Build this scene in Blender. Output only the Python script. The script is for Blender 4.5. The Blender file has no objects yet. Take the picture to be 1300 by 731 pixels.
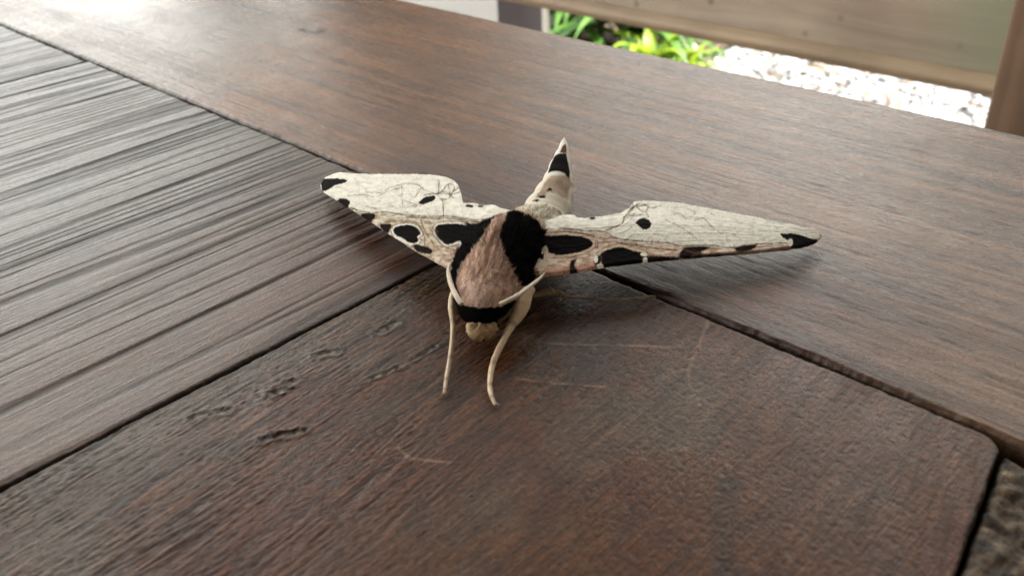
import bpy, math, random
import numpy as np
from mathutils import Matrix, Vector

S = bpy.context.scene
C = S.collection
random.seed(7)
RNG = np.random.RandomState(7)
TZ = 0.75            # height of the table top, metres
CAMH = 0.0725        # the lens is this far above the table top

# ------------------------------------------------------------------ camera
R = np.array([[0.7222, -0.3334, 0.6060], [0.6904, 0.4006, -0.6023], [-0.0420, 0.8534, 0.5195]])
u_, s_, v_ = np.linalg.svd(R); R = u_ @ v_
F = 1148.0
cam = bpy.data.cameras.new('camera'); camo = bpy.data.objects.new('camera', cam); C.objects.link(camo)
M = Matrix([[*R[0], 0], [*R[1], 0], [*R[2], TZ + CAMH], [0, 0, 0, 1]])
camo.matrix_world = M
cam.sensor_width = 36; cam.lens = 36 * F / 1300
cam.clip_start = 0.005; cam.clip_end = 400
cam.dof.use_dof = True; cam.dof.focus_distance = 0.150; cam.dof.aperture_fstop = 36
S.camera = camo

# ------------------------------------------------------------------ sky and sun
SUN_EL, SUN_AZ = math.radians(70), math.radians(8)      # the sun stands to the right, over the garden
w = bpy.data.worlds.new('World'); S.world = w; w.use_nodes = True
nt = w.node_tree; nt.nodes.clear()
sky = nt.nodes.new('ShaderNodeTexSky'); sky.sky_type = 'NISHITA'; sky.sun_disc = False
sky.sun_elevation = SUN_EL; sky.sun_rotation = math.pi / 2 - SUN_AZ
sky.dust_density = 4.0; sky.air_density = 0.8; sky.ozone_density = 0.6
hs = nt.nodes.new('ShaderNodeHueSaturation'); hs.inputs['Saturation'].default_value = 0.45
hs.inputs['Value'].default_value = 1.0
bg = nt.nodes.new('ShaderNodeBackground'); bg.inputs['Strength'].default_value = 0.15
out = nt.nodes.new('ShaderNodeOutputWorld')
# broken bright cloud over most of the sky
tcn = nt.nodes.new('ShaderNodeTexCoord'); cn = nt.nodes.new('ShaderNodeTexNoise')
cn.inputs['Scale'].default_value = 2.2; cn.inputs['Detail'].default_value = 5
cr = nt.nodes.new('ShaderNodeValToRGB'); cr.color_ramp.elements[0].position = .30; cr.color_ramp.elements[1].position = .62
cr.color_ramp.elements[0].color = (.35, .35, .35, 1); cr.color_ramp.elements[1].color = (.95, .95, .95, 1)
cm = nt.nodes.new('ShaderNodeMix'); cm.data_type = 'RGBA'; cm.inputs[7].default_value = (11.3, 11.2, 10.5, 1)
nt.links.new(tcn.outputs['Generated'], cn.inputs['Vector']); nt.links.new(cn.outputs[0], cr.inputs[0]); nt.links.new(cr.outputs[0], cm.inputs[0])
nt.links.new(sky.outputs[0], hs.inputs['Color']); nt.links.new(hs.outputs[0], cm.inputs[6]); nt.links.new(cm.outputs[2], bg.inputs[0])
nt.links.new(bg.outputs[0], out.inputs[0])
sl = bpy.data.lights.new('sun', 'SUN'); sl.energy = 4.5; sl.angle = math.radians(0.5); sl.color = (1, .95, .87)
so = bpy.data.objects.new('sun', sl); C.objects.link(so)
sd = Vector((math.cos(SUN_AZ) * math.cos(SUN_EL), math.sin(SUN_AZ) * math.cos(SUN_EL), math.sin(SUN_EL)))
so.rotation_euler = sd.to_track_quat('Z', 'Y').to_euler(); so.location = sd * 20

S.view_settings.view_transform = 'Standard'; S.view_settings.look = 'None'
S.view_settings.exposure = 1.84; S.view_settings.gamma = 1
S.cycles.max_bounces = 8; S.cycles.diffuse_bounces = 4; S.cycles.glossy_bounces = 4
S.cycles.sample_clamp_indirect = 6; S.cycles.use_denoising = True

# ------------------------------------------------------------------ helpers
def W(px, py, z=0.0):
    """point of the place seen at (px, py) of the photograph, z metres above the table top (vectorised)"""
    px = np.asarray(px, float); py = np.asarray(py, float); z = np.asarray(z, float)
    v = np.stack([px - 650, 365.5 - py, np.full_like(px, -F)], -1) @ R.T
    t = (z - CAMH) / v[..., 2]
    p = v * t[..., None]; p[..., 2] += TZ + CAMH
    return p
def pj(p):
    p = np.array(p, float); p[..., 2] -= TZ + CAMH
    c = p @ R
    return 650 - F * c[..., 0] / c[..., 2], 365.5 + F * c[..., 1] / c[..., 2]

def hsh(ix, iy, seed):
    h = (ix.astype(np.int64) * 374761393 + iy.astype(np.int64) * 668265263 + seed * 1442695041) & 0xffffffff
    h = ((h ^ (h >> 13)) * 1274126177) & 0xffffffff
    h = (h ^ (h >> 16)) & 0xffffffff
    return h / 4294967295.0
def noise(x, y, seed=0):
    """smooth noise in -1..1"""
    x = np.asarray(x, float); y = np.asarray(y, float) + 0 * x; x = x + 0 * y
    ix = np.floor(x); iy = np.floor(y); fx = x - ix; fy = y - iy
    def g(i, j):
        a = hsh(ix + i, iy + j, seed) * 2 * np.pi
        return np.cos(a) * (fx - i) + np.sin(a) * (fy - j)
    ux = fx * fx * fx * (fx * (fx * 6 - 15) + 10); uy = fy * fy * fy * (fy * (fy * 6 - 15) + 10)
    a = g(0, 0) * (1 - ux) + g(1, 0) * ux; b = g(0, 1) * (1 - ux) + g(1, 1) * ux
    return (a * (1 - uy) + b * uy) * 1.5
def fbm(x, y, seed=0, n=4):
    s = 0; a = 1.0; f = 1.0
    for k in range(n):
        s = s + a * noise(x * f, y * f, seed + 17 * k); a *= .5; f *= 2.03
    return s
def ss(e0, e1, x):
    t = np.clip((x - e0) / (e1 - e0), 0, 1); return t * t * (3 - 2 * t)
def seg_d(x, y, pts):
    """distance to a polyline"""
    d = np.full(np.shape(x), 1e9)
    for (x0, y0), (x1, y1) in zip(pts[:-1], pts[1:]):
        dx, dy = x1 - x0, y1 - y0; L = dx * dx + dy * dy + 1e-12
        t = np.clip(((x - x0) * dx + (y - y0) * dy) / L, 0, 1)
        d = np.minimum(d, np.hypot(x - x0 - t * dx, y - y0 - t * dy))
    return d
def poly_sd(x, y, pts):
    """signed distance to a polygon, negative inside"""
    ins = np.zeros(np.shape(x), bool)
    n = len(pts)
    for i in range(n):
        x0, y0 = pts[i]; x1, y1 = pts[(i + 1) % n]
        if y0 == y1: continue
        c = ((y0 > y) != (y1 > y)) & (x < (x1 - x0) * (y - y0) / (y1 - y0) + x0)
        ins ^= c
    d = seg_d(x, y, list(pts) + [pts[0]])
    return np.where(ins, -d, d)
def over(col, mask, c):
    return col * (1 - mask[..., None]) + np.asarray(c, float) * mask[..., None]

def tag(o, label=None, cat=None, group=None, kind=None):
    if label: o['label'] = label
    if cat: o['category'] = cat
    if group: o['group'] = group
    if kind: o['kind'] = kind
    return o
def empty(name, loc, label=None, cat=None, group=None, kind=None):
    o = bpy.data.objects.new(name, None); C.objects.link(o); o.location = loc; o.empty_display_size = .01
    return tag(o, label, cat, group, kind)
def mesh(name, V, Fc, mat, parent=None, smooth=True, col=None, attrs=None, mods=None, origin=None):
    V = np.asarray(V, float).reshape(-1, 3)
    off = np.zeros(3)
    pl = None
    if parent is not None:
        pl = np.array(parent['_loc']) if '_loc' in parent else np.array(parent.location)
        off = pl
    o_ = V.mean(0) if origin is None else np.asarray(origin, float)
    me = bpy.data.meshes.new(name)
    Fa = Fc
    if isinstance(Fa, np.ndarray):
        k = Fa.shape[1]
        me.vertices.add(len(V)); me.vertices.foreach_set('co', (V - o_).astype(np.float32).ravel())
        me.loops.add(Fa.size); me.loops.foreach_set('vertex_index', Fa.astype(np.int32).ravel())
        me.polygons.add(len(Fa)); me.polygons.foreach_set('loop_start', (np.arange(len(Fa)) * k).astype(np.int32))
        me.polygons.foreach_set('loop_total', np.full(len(Fa), k, np.int32))
        me.update(calc_edges=True)
    else:
        me.from_pydata([tuple(v) for v in (V - o_)], [], [tuple(int(i) for i in f) for f in Fc]); me.update()
    me.polygons.foreach_set('use_smooth', np.full(len(me.polygons), smooth))
    if col is not None:
        a = me.color_attributes.new('Col', 'FLOAT_COLOR', 'POINT')
        c4 = np.ones((len(V), 4), np.float32); c4[:, :3] = np.clip(col.reshape(-1, 3), 0, 1)
        a.data.foreach_set('color', c4.ravel())
    for k, v in (attrs or {}).items():
        a = me.attributes.new(k, 'FLOAT', 'POINT'); a.data.foreach_set('value', np.asarray(v, np.float32).ravel())
    me.materials.append(mat)
    o = bpy.data.objects.new(name, me); C.objects.link(o)
    if parent is not None: o.parent = parent
    o.location = o_ - off
    o['_loc'] = [float(q) for q in o_]
    return o
def gridf(nx, ny, base=0):
    i = np.arange(nx - 1)[:, None]; j = np.arange(ny - 1)[None, :]
    a = (i * ny + j).ravel() + base
    return np.stack([a, a + ny, a + ny + 1, a + 1], 1)
def box_vf(x0, x1, y0, y1, z0, z1, b=0.0):
    """a box with chamfered edges"""
    if b <= 0:
        V = [(x, y, z) for x in (x0, x1) for y in (y0, y1) for z in (z0, z1)]
        return V, [(0, 1, 3, 2), (4, 6, 7, 5), (0, 4, 5, 1), (2, 3, 7, 6), (0, 2, 6, 4), (1, 5, 7, 3)]
    import bmesh
    bm = bmesh.new(); bmesh.ops.create_cube(bm, size=1)
    for v in bm.verts:
        v.co = ((x0 + x1) / 2 + v.co.x * (x1 - x0), (y0 + y1) / 2 + v.co.y * (y1 - y0), (z0 + z1) / 2 + v.co.z * (z1 - z0))
    bmesh.ops.bevel(bm, geom=list(bm.edges), offset=b, segments=3, affect='EDGES', profile=.6)
    V = [tuple(v.co) for v in bm.verts]; Fc = [tuple(v.index for v in f.verts) for f in bm.faces]
    bm.verts.index_update(); Fc = [tuple(v.index for v in f.verts) for f in bm.faces]; bm.free()
    return V, Fc
def box(name, x0, x1, y0, y1, z0, z1, mat, parent=None, b=0.003):
    V, Fc = box_vf(x0, x1, y0, y1, z0, z1, b)
    return mesh(name, V, Fc, mat, parent, smooth=False)
def spline(P, n):
    """Catmull-Rom through the rows of P, n samples per span"""
    P = np.asarray(P, float); Q = np.vstack([2 * P[0] - P[1], P, 2 * P[-1] - P[-2]])
    o = []
    for i in range(1, len(Q) - 2):
        for t in np.linspace(0, 1, n, endpoint=False):
            a, b, c, d = Q[i - 1:i + 3]
            o.append(.5 * ((2 * b) + (-a + c) * t + (2 * a - 5 * b + 4 * c - d) * t * t + (-a + 3 * b - 3 * c + d) * t ** 3))
    o.append(P[-1]); return np.array(o)
def tube_vf(P, r, seg=10, flat=1.0):
    P = np.asarray(P, float); r = np.asarray(r, float)
    T = np.gradient(P, axis=0); T /= np.linalg.norm(T, axis=1)[:, None] + 1e-12
    up = np.array([0, 0, 1.]); V = []
    for p, t, rr in zip(P, T, r):
        s = np.cross(t, up)
        if np.linalg.norm(s) < 1e-3: s = np.array([1., 0, 0])
        s /= np.linalg.norm(s); q = np.cross(s, t)
        for k in range(seg):
            a = 2 * math.pi * k / seg
            V.append(p + rr * (math.cos(a) * s + math.sin(a) * q * flat))
    n = len(P); Fc = []
    for i in range(n - 1):
        for k in range(seg):
            k2 = (k + 1) % seg
            Fc.append((i * seg + k, i * seg + k2, (i + 1) * seg + k2, (i + 1) * seg + k))
    V = np.array(V)
    V = np.vstack([V, P[0], P[-1]]); a, b = len(V) - 2, len(V) - 1
    for k in range(seg):
        Fc.append((a, (k + 1) % seg, k, k)); Fc.append((b, (n - 1) * seg + k, (n - 1) * seg + (k + 1) % seg, (n - 1) * seg + (k + 1) % seg))
    Fc = [tuple(dict.fromkeys(f)) for f in Fc]
    return V, Fc
def lin(r, g, b):
    f = lambda c: (c / 255 / 12.92) if c <= 10 else ((c / 255 + .055) / 1.055) ** 2.4
    return np.array([f(r), f(g), f(b)])

# ------------------------------------------------------------------ materials
class N:
    def __init__(s, name):
        s.m = bpy.data.materials.new(name); s.m.use_nodes = True; s.t = s.m.node_tree
        s.b = s.t.nodes['Principled BSDF']
    def n(s, typ, ins=None, **kw):
        o = s.t.nodes.new(typ)
        for k, v in kw.items(): setattr(o, k, v)
        for k, v in (ins or {}).items():
            if isinstance(v, bpy.types.NodeSocket): s.t.links.new(v, o.inputs[k])
            else: o.inputs[k].default_value = v
        return o
    def link(s, a, k): s.t.links.new(a, s.b.inputs[k])
    def ramp(s, fac, stops):
        r = s.n('ShaderNodeValToRGB', {'Fac': fac}); e = r.color_ramp.elements
        while len(e) > 1: e.remove(e[-1])
        for i, (p, c) in enumerate(stops):
            x = e[0] if i == 0 else e.new(p)
            x.position = p; x.color = (*c, 1) if len(c) == 3 else c
        return r.outputs[0]
    def mapped(s, scale, rot=(0, 0, 0), kind='Object'):
        tc = s.n('ShaderNodeTexCoord')
        return s.n('ShaderNodeMapping', {'Vector': tc.outputs[kind], 'Scale': scale, 'Rotation': rot}).outputs[0]
    def mix(s, a, b, f, mode='MIX'):
        o = s.n('ShaderNodeMix', data_type='RGBA', blend_type=mode)
        for k, v in ((0, f), (6, a), (7, b)):
            if isinstance(v, bpy.types.NodeSocket): s.t.links.new(v, o.inputs[k])
            else: o.inputs[k].default_value = (*v, 1) if (k > 0 and len(v) == 3) else v
        return o.outputs[2]

def table_wood(name, along, spec=.5, g0=.60, g1=1.34):
    """weathered varnished hardwood: big colour and relief come from the plank's own mesh, fine grain here"""
    m = N(name); m.m['note'] = ''
    del m.m['note']
    at = m.n('ShaderNodeAttribute', attribute_name='Col'); ro = m.n('ShaderNodeAttribute', attribute_name='Rough')
    sc = (90, 1600, 200) if along == 'x' else (1600, 90, 200)
    sc2 = (300, 5200, 400) if along == 'x' else (5200, 300, 400)
    n1 = m.n('ShaderNodeTexNoise', {'Vector': m.mapped(sc), 'Scale': 1.0, 'Detail': 5, 'Roughness': .65})
    n2 = m.n('ShaderNodeTexNoise', {'Vector': m.mapped(sc2), 'Scale': 1.0, 'Detail': 4, 'Roughness': .6})
    n3 = m.n('ShaderNodeTexNoise', {'Vector': m.mapped((1, 1, 1)), 'Scale': 2600, 'Detail': 3, 'Roughness': .6})
    g = m.ramp(n1.outputs[0], [(.32, (g0, g0 * .97, g0 * .93)), (.5, (1, 1, 1)), (.68, (g1, g1 * .985, g1 * .95))])
    c = m.mix(at.outputs['Color'], g, 1.0, 'MULTIPLY')
    g2 = m.ramp(n3.outputs[0], [(.36, (.62, .60, .58)), (.5, (1, 1, 1)), (.66, (1.4, 1.38, 1.35))])
    c = m.mix(c, g2, .8, 'MULTIPLY')
    m.link(c, 'Base Color')
    rr = m.n('ShaderNodeMapRange', {'Value': n2.outputs[0], 'From Min': .3, 'From Max': .7, 'To Min': -.11, 'To Max': .15})
    ra = m.n('ShaderNodeMath', {0: ro.outputs['Fac'], 1: rr.outputs[0]}, operation='ADD')
    m.link(ra.outputs[0], 'Roughness')
    h = m.n('ShaderNodeMath', {0: n1.outputs[0], 1: n2.outputs[0]}, operation='ADD')
    h2 = m.n('ShaderNodeMath', {0: h.outputs[0], 1: n3.outputs[0]}, operation='ADD')
    bp = m.n('ShaderNodeBump', {'Height': h2.outputs[0], 'Strength': .6, 'Distance': .00014})
    m.link(bp.outputs[0], 'Normal')
    m.b.inputs['IOR'].default_value = 1.5; m.b.inputs['Specular IOR Level'].default_value = spec
    return m.m
MWX = table_wood('wood_grain_across', 'x', .27, .70, 1.25); MWY = table_wood('wood_grain_forward', 'y', .30); MWC = table_wood('dark_wood_grain_forward', 'y', .19, .58, 1.42)

def wood(name, dark, light, rough=.6, axis='x', spots=None, scale=1.0, green=None):
    m = N(name)
    k = {'x': (6, 90, 90), 'y': (90, 6, 90), 'z': (90, 90, 6)}[axis]
    k = tuple(q * scale for q in k)
    n1 = m.n('ShaderNodeTexNoise', {'Vector': m.mapped(k), 'Scale': 1.0, 'Detail': 6, 'Roughness': .65, 'Distortion': .3})
    c = m.ramp(n1.outputs[0], [(.3, dark), (.7, light)])
    n2 = m.n('ShaderNodeTexNoise', {'Vector': m.mapped((1, 1, 1)), 'Scale': 14 * scale, 'Detail': 5})
    c = m.mix(c, m.ramp(n2.outputs[0], [(.3, (.65, .63, .6)), (.7, (1.25, 1.25, 1.25))]), .8, 'MULTIPLY')
    if spots:
        v = m.n('ShaderNodeTexVoronoi', {'Vector': m.mapped((1, 1, 1)), 'Scale': 55.0 * scale, 'Randomness': 1.0})
        c = m.mix(c, (.04, .03, .025), m.ramp(v.outputs['Distance'], [(.05, (.55, .55, .55)), (.16, (0, 0, 0))]))
    if green:
        at = m.n('ShaderNodeTexCoord'); sx = m.n('ShaderNodeSeparateXYZ', {0: at.outputs['Object']})
        a = m.n('ShaderNodeMath', {0: sx.outputs[0], 1: n2.outputs[0]}, operation='ADD')
        f = m.ramp(m.n('ShaderNodeMapRange', {'Value': n2.outputs[0], 'From Min': .35, 'From Max': .6}).outputs[0], [(0, (.35,) * 3), (1, (1,) * 3)])
        e = m.n('ShaderNodeMapRange', {'Value': sx.outputs[0], 'From Min': green - .05, 'From Max': green, 'To Min': 0., 'To Max': .95})
        ff = m.n('ShaderNodeMath', {0: e.outputs[0], 1: f}, operation='MULTIPLY')
        c = m.mix(c, (.22, .27, .17), ff.outputs[0])
    m.link(c, 'Base Color'); m.b.inputs['Roughness'].default_value = rough
    bp = m.n('ShaderNodeBump', {'Height': n1.outputs[0], 'Strength': .5, 'Distance': .001}); m.link(bp.outputs[0], 'Normal')
    return m.m
def plain(name, c, rough=.7, var=.25, scale=8, bump=.002):
    m = N(name)
    n1 = m.n('ShaderNodeTexNoise', {'Vector': m.mapped((1, 1, 1)), 'Scale': scale, 'Detail': 6, 'Roughness': .6})
    lo = tuple(q * (1 - var) for q in c); hi = tuple(min(1, q * (1 + var)) for q in c)
    m.link(m.ramp(n1.outputs[0], [(.3, lo), (.7, hi)]), 'Base Color'); m.b.inputs['Roughness'].default_value = rough
    bp = m.n('ShaderNodeBump', {'Height': n1.outputs[0], 'Strength': .4, 'Distance': bump}); m.link(bp.outputs[0], 'Normal')
    return m.m
def scales_mat(name, rough=.75, bumpd=.00012, sheen=.15, fine=5200, spec=.5):
    """moth scales: colour painted on the mesh, powdery fine grain here"""
    m = N(name)
    at = m.n('ShaderNodeAttribute', attribute_name='Col')
    n1 = m.n('ShaderNodeTexNoise', {'Vector': m.mapped((1, 1, 1)), 'Scale': fine, 'Detail': 4, 'Roughness': .7})
    c = m.mix(at.outputs['Color'], m.ramp(n1.outputs[0], [(.3, (.78, .77, .75)), (.7, (1.15, 1.15, 1.15))]), 1.0, 'MULTIPLY')
    m.link(c, 'Base Color'); m.b.inputs['Roughness'].default_value = rough
    m.b.inputs['Specular IOR Level'].default_value = spec
    m.b.inputs['Sheen Weight'].default_value = sheen; m.b.inputs['Sheen Roughness'].default_value = .5
    bp = m.n('ShaderNodeBump', {'Height': n1.outputs[0], 'Strength': .6, 'Distance': bumpd}); m.link(bp.outputs[0], 'Normal')
    return m.m
def leaf_mat(name, c, c2, trans=.45):
    m = N(name)
    n1 = m.n('ShaderNodeTexNoise', {'Vector': m.mapped((1, 1, 1)), 'Scale': 25, 'Detail': 4})
    col = m.ramp(n1.outputs[0], [(.35, c), (.65, c2)])
    m.link(col, 'Base Color'); m.b.inputs['Roughness'].default_value = .45
    tr = m.n('ShaderNodeBsdfTranslucent', {'Color': col})
    mx = m.n('ShaderNodeMixShader', {0: trans, 1: m.b.outputs[0], 2: tr.outputs[0]})
    m.t.links.new(mx.outputs[0], m.t.nodes['Material Output'].inputs[0])
    return m.m

# ------------------------------------------------------------------ the table: planks
# all plank drawing below is in millimetres on the table top
def gp(lst):     # photo pixels -> mm on the table top, for tracing stains, pits, scratches and the shadow patch
    a = W(np.array([p[0] for p in lst]), np.array([p[1] for p in lst]), 0.0) * 1000
    return [(x, y) for x, y in a[:, :2]]

def dense(a, b, lo, hi, st, co):
    """coordinates from a to b: step st inside lo..hi, growing outside"""
    mid = list(np.arange(max(a, lo), min(b, hi) + 1e-6, st))
    if min(b, hi) - mid[-1] > 1e-6: mid.append(min(b, hi))
    L = []; x = mid[0]; s = st
    while x > a: s = min(s * 1.5, co); x -= s; L.append(max(x, a))
    Rr = []; x = mid[-1]; s = st
    while x < b: s = min(s * 1.5, co); x += s; Rr.append(min(x, b))
    return np.array(sorted(set(np.round(L + mid + Rr, 5))))

def plank(x0, x1, y0, y1, xs, ys, hf, cf, mat, parent, thick=24, round_=None, r=.9, drop=0.0, corner=None, rag=.35, label=None, skew=0.0):
    X, Y = np.meshgrid(xs, ys, indexing='ij')
    # wander of the edges, so that the joints are not ruler straight
    ex0 = x0 + rag * noise(Y * .09, 3.1, 5) + rag * .5 * noise(Y * .6, 1.7, 6)
    Xn = X.copy(); Yn = Y.copy()
    wob = lambda t, sd: rag * (.6 * noise(t * .05, sd * 1.3 + .5, 31 + sd) + .35 * noise(t * .35, sd + .7, 32 + sd) + .25 * noise(t * 1.3, sd + .2, 33 + sd))
    near = lambda d: np.exp(-(d / 3.0) ** 2)
    Xn += near(X - x0) * wob(Y, 1) + near(X - x1) * wob(Y, 2)
    Yn += near(Y - y0) * wob(X, 3) + near(Y - y1) * wob(X, 4)
    if corner:   # the photo's rounded worn corner at the far right end of the plank
        cxr = corner
        dx = np.clip(X - (x1 - cxr), 0, None); dy = np.clip(Y - (y1 - cxr), 0, None)
        dd = np.hypot(dx, dy); k = np.where((dx > 0) & (dy > 0) & (dd > 1e-6), np.maximum(dx, dy) / np.maximum(dd, 1e-6), 1)
        Xn = np.where((dx > 0) & (dy > 0), x1 - cxr + dx * k, Xn); Yn = np.where((dx > 0) & (dy > 0), y1 - cxr + dy * k, Yn)
    if skew: Xn = Xn + skew * (y1 - Y).clip(0, 40) * ss(14, 0, np.minimum(np.abs(X - x0) + (20 if x0 < -50 else 0), np.abs(x1 - X) + (20 if x0 > -50 else 0)))
    h = hf(X, Y)
    de = np.minimum(np.minimum(X - x0, x1 - X), np.minimum(Y - y0, y1 - Y))
    rr = r * (1 + .5 * noise(X * .2, Y * .2, 77) + .4 * noise(X * .9, Y * .9, 78))
    rr = np.clip(rr, .15, 5)
    t = np.clip(1 - de / rr, 0, 1)
    h = h - rr * (1 - np.sqrt(np.clip(1 - t * t, 0, 1)))
    if round_:
        t2 = np.clip(1 - (y1 - Y) / round_, 0, 1); h -= round_ * (1 - np.sqrt(1 - t2 * t2 * .98))
    top = np.stack([Xn, Yn, h - drop], -1)
    nx, ny = len(xs), len(ys)
    V = top.reshape(-1, 3)
    Fc = gridf(nx, ny)
    # skirt down to the underside
    idx = np.arange(nx * ny).reshape(nx, ny)
    loop = np.concatenate([idx[:, 0], idx[-1, 1:], idx[::-1, -1][1:], idx[0, ::-1][1:-1]])
    bot = V[loop].copy(); bot[:, 2] = -thick
    b0 = len(V); V = np.vstack([V, bot]); m = len(loop)
    k = np.arange(m); k2 = (k + 1) % m
    sk = np.stack([loop[k], b0 + k, b0 + k2, loop[k2]], 1)
    cb = bot.mean(0); V = np.vstack([V, cb]); cI = len(V) - 1
    Fc = np.vstack([Fc, sk])
    col, ro = cf(X, Y, h)
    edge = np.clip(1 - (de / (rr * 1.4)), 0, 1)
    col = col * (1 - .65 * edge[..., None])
    cc = np.vstack([col.reshape(-1, 3), np.tile(np.array([[.02, .013, .009]]), (m + 1, 1))])
    ra = np.concatenate([ro.ravel(), np.full(m + 1, .8)])
    Vm = V / 1000.0; Vm[:, 2] += TZ
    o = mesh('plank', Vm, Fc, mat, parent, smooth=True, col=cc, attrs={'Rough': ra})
    if label: o['label'] = label
    return o

table = empty('wooden_table', (-.3, -.2, 0), 'dark brown wooden table of weathered planks that the moth rests on', 'table')

GREY = np.array([.095, .084, .060]); BROWN = np.array([.074, .0270, .0080]); RED = np.array([.066, .0160, .0045]); DARK = np.array([.009, .0058, .0044])  # GREY is weathered wood tinted with the greenish sky sheen

def shade_pits(X, Y, pits):
    """gouges: (polyline mm, half width mm, depth mm, rim)"""
    h = 0 * X; m = 0 * X; rim = 0 * X
    for pts, wd, dp in pits:
        j = wd * (.45 * noise(X * .75, Y * .75, 91) + .30 * noise(X * 2.3, Y * 1.6, 92))
        d = np.maximum(seg_d(X, Y, pts) + j, 0)
        h -= .7 * dp * ss(wd * 1.1, wd * .1, d) * (.6 + .9 * noise(X * 1.3, Y * 1.3, 93)); m = np.maximum(m, ss(wd * 1.0, wd * .3, d))
        rim = np.maximum(rim, ss(wd * 2.0, wd * 1.3, d) * ss(wd * .7, wd * 1.2, d))
        h += .35 * dp * np.exp(-((d - wd * 1.3) / (wd * .45)) ** 2)
    return h, m, rim

# grooved planks: ridges of hard grain with soft wood worn out between
def groove_h(X, Y, sd=1, amp=1.0):
    u = X + .8 * noise(X * .03, Y * .008, 40 + sd) + .22 * noise(X * .2, Y * .02, 41 + sd)
    a = 1 - np.abs(noise(u * .085, Y * .003 + .5, 42 + sd)) * 2.0
    b = 1 - np.abs(noise(u * .25, Y * .006 + .5, 43 + sd)) * 2.0
    c = noise(u * 1.4, Y * .03, 44 + sd)
    g = ss(.60, .92, a) * .6 + ss(.74, .98, b) * .45
    return g, c, u
def u0(X, Y): return groove_h(X, Y)[2]
def hB(X, Y):
    g, c, u = groove_h(X, Y)
    return amp_B * (-.50 * g + .07 * c + .035 * noise(u * 4, Y * .12, 47) + .12 * noise(X * .04, Y * .02, 48))
amp_B = .5
def cB(X, Y, h):
    g, c, u = groove_h(X, Y)
    col = np.zeros(X.shape + (3,)) + GREY * .85
    col = over(col, ss(-.2, .5, noise(u0(X, Y) * .16, Y * .006, 49)) * .45, np.array([.062, .042, .028]))
    # sky sheen put in as grey towards the far left, redder near the joint
    t = ss(-175, -112, X + 6 * noise(X * .04, Y * .03, 51) + .10 * (Y - 60))
    col = over(col, t * .85, BROWN * 1.0)
    t2 = ss(50, 88, Y) * ss(-140, -115, X)
    col = over(col, t2 * .7, RED)
    col = over(col, np.clip(g * .8, 0, .6), DARK * 1.3)
    st = ss(.15, .6, noise(u * .9, Y * .02, 52) * 1.4); col = col * (1 - .22 * st[..., None])
    st = ss(.2, .7, noise(u * 2.7, Y * .05, 53) * 1.4); col = col * (1 - .20 * st[..., None])
    col = col * (1 + .18 * fbm(X * .05, Y * .05, 54)[..., None])
    ro = .32 + .16 * g + .05 * noise(X * .1, Y * .03, 55)
    return col, ro

PITS = []
def pit(px, wd, dp): PITS.append((gp(px), wd * 1.05, dp * .8))
pit([(243, 529), (262, 524), (290, 518)], .62, .32)
pit([(346, 497), (358, 490), (372, 483)], .75, .42)
pit([(352, 498), (372, 492)], .3, .3)
pit([(400, 450), (418, 446), (428, 444)], .65, .36)
pit([(482, 420), (496, 413), (503, 409)], .75, .40)
pit([(335, 556), (352, 552), (385, 545)], .60, .50)
pit([(345, 549), (352, 553)], .5, .4)
pit([(473, 478), (490, 472), (502, 466)], .42, .38)
pit([(505, 466), (520, 456), (552, 438)], .45, .28)
pit([(490, 405), (520, 385), (540, 373)], .35, .15)
pit([(385, 480), (330, 500)], .25, .12)
SCR = [(gp([(907, 383), (897, 412), (886, 440), (873, 468), (875, 485), (888, 512)]), .26), (gp([(668, 433), (740, 436), (810, 437), (890, 441)]), .30),
       (gp([(650, 478), (700, 484), (765, 489)]), .28), (gp([(505, 566), (520, 580), (570, 585)]), .25)]
def fineC(X, Y):
    # grain runs forward, leaning a little, and dies out towards the smooth right end
    u = X * 1.25 + .12 * (Y - 50) + 1.6 * noise(X * .04, Y * .02, 60) + .4 * noise(X * .3, Y * .05, 61)
    sm = ss(-72, -50, X + 8 * noise(X * .05, Y * .05, 62))
    return u, sm
def hC(X, Y):
    u, sm = fineC(X, Y)
    a = 1 - np.abs(noise(u * 1.1, Y * .06, 63)) * 2
    b = noise(u * 2.4, Y * .16, 64)
    h = -(.060 * ss(.5, .98, a) * (.5 + ss(-.3, .4, noise(X * .12, Y * .06, 69))) - .05 * b) * (1 - .75 * sm) + .10 * noise(X * .03, Y * .03, 65)
    v = noise(X * 2.8, Y * .9, 66)
    h += .026 * ss(.25, .7, v) * (.35 + .65 * sm) - .05 * ss(.25, .6, noise(X * 1.9, Y * 1.1, 67))
    # wave marks of the saw near the right end
    h += sm * .018 * noise(X * .5, Y * 1.6, 68)
    ph, _, _ = shade_pits(X, Y, PITS)
    h += ph
    for pts, wd in SCR: h += .03 * ss(wd, 0, seg_d(X, Y, pts))
    return h
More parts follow.
